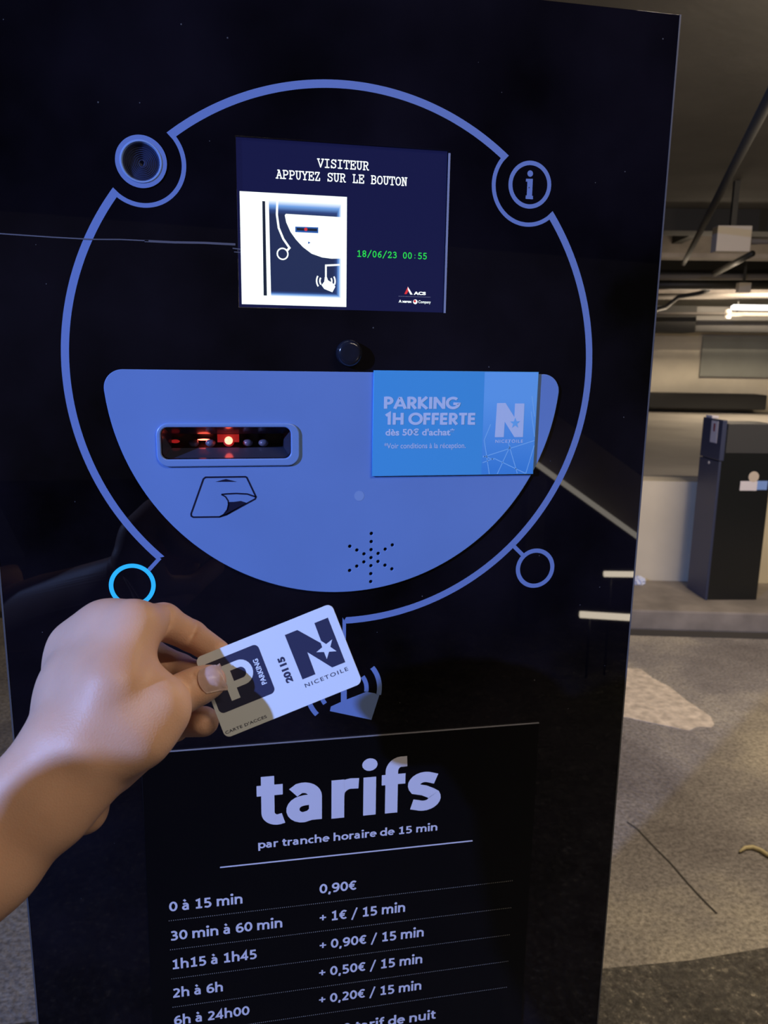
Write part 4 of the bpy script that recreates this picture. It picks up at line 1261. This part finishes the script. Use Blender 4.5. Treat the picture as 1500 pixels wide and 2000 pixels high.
crease([(333, 1190), (335, 1205), (333, 1220), (326, 1236)], .0007)
crease([(385, 1217), (383, 1228), (377, 1240), (370, 1250)], .0007)
crease([(378, 1318), (384, 1330), (384, 1345)], .0004)
crease([(390, 1316), (393, 1330), (391, 1350)], .0003)
for a, b, r in grooves:
    mrg = 0.006
    i0 = np.clip(np.floor((np.minimum(a, b) - mrg - lo_) / VOX).astype(int), 0, dims - 1)
    i1 = np.clip(np.ceil((np.maximum(a, b) + mrg - lo_) / VOX).astype(int) + 1, 1, dims)
    sl = tuple(slice(i0[i], i1[i]) for i in range(3))
    X, Y, Z = np.meshgrid(ax0[0][sl[0]], ax0[1][sl[1]], ax0[2][sl[2]], indexing='ij')
    d = seg_d(np.stack([X, Y, Z], -1), a, b, r, r)
    F[sl] = -smin(-F[sl], d.astype(np.float32), 0.0018)


def surface_nets(F):
    S = F < 0
    nx, ny, nz = F.shape
    c = [(i, j, l) for i in (0, 1) for j in (0, 1) for l in (0, 1)]
    cnt = np.zeros((nx - 1, ny - 1, nz - 1), np.int8)
    for i, j, l in c: cnt += S[i:nx - 1 + i, j:ny - 1 + j, l:nz - 1 + l]
    act = (cnt > 0) & (cnt < 8)
    idx = np.argwhere(act)
    vid = np.full(act.shape, -1, np.int32)
    vid[act] = np.arange(len(idx))
    acc = np.zeros((len(idx), 3)); n = np.zeros(len(idx))
    for p_ in c:
        for ax_ in range(3):
            if p_[ax_]: continue
            q_ = list(p_); q_[ax_] = 1
            A = F[idx[:, 0] + p_[0], idx[:, 1] + p_[1], idx[:, 2] + p_[2]]
            Bv = F[idx[:, 0] + q_[0], idx[:, 1] + q_[1], idx[:, 2] + q_[2]]
            mk = (A < 0) != (Bv < 0)
            t = np.where(mk, A / np.where(mk, A - Bv, 1), 0)
            pos = np.zeros((len(idx), 3)) + np.array(p_)
            pos[:, ax_] += t
            acc[mk] += pos[mk]; n[mk] += 1
    V = idx + acc / n[:, None]
    quads = []
    for ax_ in range(3):
        o1, o2 = [(1, 2), (2, 0), (0, 1)][ax_]
        sl0 = [slice(None)] * 3; sl1 = [slice(None)] * 3
        sl0[ax_] = slice(0, -1); sl1[ax_] = slice(1, None)
        cr_ = S[tuple(sl0)] != S[tuple(sl1)]
        inside = S[tuple(sl0)]
        e = np.argwhere(cr_)
        e = e[(e[:, o1] > 0) & (e[:, o2] > 0) & (e[:, o1] < F.shape[o1] - 1) & (e[:, o2] < F.shape[o2] - 1)]
        def cell(d1, d2):
            q_ = e.copy(); q_[:, o1] -= d1; q_[:, o2] -= d2
            return vid[q_[:, 0], q_[:, 1], q_[:, 2]]
        quad = np.stack([cell(1, 1), cell(0, 1), cell(0, 0), cell(1, 0)], 1)
        ins = inside[e[:, 0], e[:, 1], e[:, 2]]
        quad[~ins] = quad[~ins][:, ::-1]
        quads.append(quad)
    return V, np.concatenate(quads)


V, Q = surface_nets(F)
V = V * VOX + lo_
bm = bmesh.new()
bv = [bm.verts.new(v) for v in V]
for q_ in Q:
    try: bm.faces.new([bv[i] for i in q_])
    except ValueError: pass
for _ in range(3):
    bmesh.ops.smooth_vert(bm, verts=[v for v in bm.verts if not v.is_boundary], factor=0.5, use_axis_x=True, use_axis_y=True, use_axis_z=True)
# the arm goes on from the cut, out of the frame, to the elbow and the shoulder: one continuous skin
ring = [e for e in bm.edges if e.is_boundary]
loop_v = set(v for e in ring for v in e.verts)
start = ring[0].verts[0]
order = [start]; prev = None
while True:
    cur = order[-1]
    nxt = [e.other_vert(cur) for e in cur.link_edges if e.is_boundary and e.other_vert(cur) is not prev]
    prev = cur
    if not nxt or nxt[0] is start: break
    order.append(nxt[0])
ctr = sum((v.co for v in order), Vector()) / len(order)
ELB = Vector((-0.370, -0.385, 1.165)); SHO = Vector((-0.530, -0.500, 1.415))
path = [ctr]
axis0 = (ELB - ctr)
stations = [(0.12, .040), (0.3, .041), (0.55, .043), (0.8, .043), (0.97, .040)]
pathpts = [(ctr + axis0 * t, r, axis0.normalized()) for t, r in stations]
ax2 = (SHO - ELB)
mid = (axis0.normalized() + ax2.normalized()).normalized()
pathpts.append((ELB + mid * 0.012, .040, mid))
pathpts += [(ELB + ax2 * t, r, ax2.normalized()) for t, r in ((0.15, .042), (0.4, .047), (0.7, .050), (0.95, .054))]
prev_ring = order
d0 = Vector((-1, 0, 0))
offs0 = [v.co - ctr for v in order]
N_ = len(order)
last_dir = d0
for si, (c, r, dr) in enumerate(pathpts):
    new = []
    bl = min(1.0, (si + 1) / 3)
    for i, o0 in enumerate(offs0):
        rotq = d0.rotation_difference(dr)
        o1 = o0 - d0 * o0.dot(d0)
        o2 = rotq @ o1
        circ_o = o2.normalized() * r
        raw = o0 * (1 - bl) + circ_o * bl if si < 2 else circ_o
        new.append(bm.verts.new(c + raw))
    for i in range(N_):
        j = (i + 1) % N_
        bm.faces.new((prev_ring[i], prev_ring[j], new[j], new[i]))
    prev_ring = new
bm.faces.new(prev_ring)
bmesh.ops.recalc_face_normals(bm, faces=bm.faces[:])

m, nt, b = new_mat('skin')
tc = nt.nodes.new('ShaderNodeTexCoord')
c1 = ramp(noise(22, 4), [(0.3, (0.64, 0.37, 0.25)), (0.7, (0.73, 0.44, 0.305))])
nt.links.new(c1, b.inputs['Base Color'])
b.inputs['Roughness'].default_value = 0.48
b.inputs['Specular IOR Level'].default_value = 0.35
b.inputs['Subsurface Weight'].default_value = 0.18
b.inputs['Subsurface Radius'].default_value = (0.006, 0.0025, 0.0015)
b.inputs['Subsurface Scale'].default_value = 0.6
vor = nt.nodes.new('ShaderNodeTexVoronoi'); vor.inputs['Scale'].default_value = 900
nt.links.new(tc.outputs['Object'], vor.inputs['Vector'])
bp = nt.nodes.new('ShaderNodeBump'); bp.inputs['Strength'].default_value = 0.22; bp.inputs['Distance'].default_value = 0.0004
nt.links.new(vor.outputs['Distance'], bp.inputs['Height']); nt.links.new(bp.outputs[0], b.inputs['Normal'])
M['skin'] = m
person = from_bm('person', bm, M['skin'], None, True)
tag(person, 'person reaching in from the left with a bare left arm, hand pinching the parking card', 'person')

# thumb nail: a curved plate lying on the thumb tip
def sdf_at(p):
    i = np.clip(((np.array(p) - lo_) / VOX), 0, dims - 2.001)
    i0 = i.astype(int); f = i - i0
    out = 0.0
    for a in (0, 1):
        for bq in (0, 1):
            for c in (0, 1):
                wgt = (f[0] if a else 1 - f[0]) * (f[1] if bq else 1 - f[1]) * (f[2] if c else 1 - f[2])
                out += wgt * F[i0[0] + a, i0[1] + bq, i0[2] + c]
    return out


t0, t1 = Vector(H(392, 1338, .4412)), Vector(H(410, 1331, .4415))
along = (t1 - t0).normalized()
view = (Vector(CAM_C) - t1).normalized()
outw = (view - along * view.dot(along)).normalized()
outw = (outw + Vector((0.0, 0.0, 0.18))).normalized()
side = along.cross(outw).normalized()
outw = side.cross(along).normalized()
bm = bmesh.new()
NU, NV = 13, 15
gridv = {}
for i in range(NU):
    for j in range(NV):
        s_ = -1 + 2 * i / (NU - 1); t = j / (NV - 1)
        wd = 0.0080 * (1 - 0.15 * (1 - t))
        ln_ = 0.0125
        tt = t
        # rounded free edge and root
        if t > 0.75: tt = 0.75 + (t - 0.75) * (1 - 0.30 * s_ * s_) 
        if t < 0.25: tt = t + 0.14 * s_ * s_ * (1 - t / 0.25)
        base = t1 + along * (-0.0036 + ln_ * tt) + side * (s_ * wd)
        p_ = base + outw * 0.014
        for _ in range(60):
            d = sdf_at(p_)
            if d < 0.0004: break
            p_ = p_ - outw * min(max(d * 0.7, 0.0001), 0.002)
        if (p_ - base).dot(outw) < -0.002: p_ = base + outw * (-0.002)
        lift = 0.0001 + 0.0003 * max(0, t - 0.8) / 0.2
        gridv[i, j] = bm.verts.new(p_ + outw * lift)
for i in range(NU - 1):
    for j in range(NV - 1):
        bm.faces.new((gridv[i, j], gridv[i + 1, j], gridv[i + 1, j + 1], gridv[i, j + 1]))
r_ = bmesh.ops.solidify(bm, geom=bm.faces[:], thickness=0.0003)
bmesh.ops.recalc_face_normals(bm, faces=bm.faces[:])
M['nail'] = pbr('thumb_nail', (0.86, 0.66, 0.60), 0.3, spec=0.5)
nail = from_bm('thumb_nail', bm, M['nail'], person, True)
tag(nail, label='pale thumb nail')

# dark blue sleeve of the arm, outside the frame (the terminal front mirrors it faintly)
bm = bmesh.new()
pts_ = [ELB + ax2 * t for t in (0.18, 0.22, 0.4, 0.6, 0.8, 1.0)] + [SHO + Vector((0.03, -0.04, 0.01))]
bm_tube(bm, pts_, [.052, .056, .060, .064, .070, .074, .05], 32)
bmesh.ops.recalc_face_normals(bm, faces=bm.faces[:])
M['navy_cloth'] = pbr('navy_cloth', (0.03, 0.04, 0.10), 0.85, var=0.2, vscale=60, bump=0.3, bscale=300)
from_bm('sleeve', bm, M['navy_cloth'], person, True)
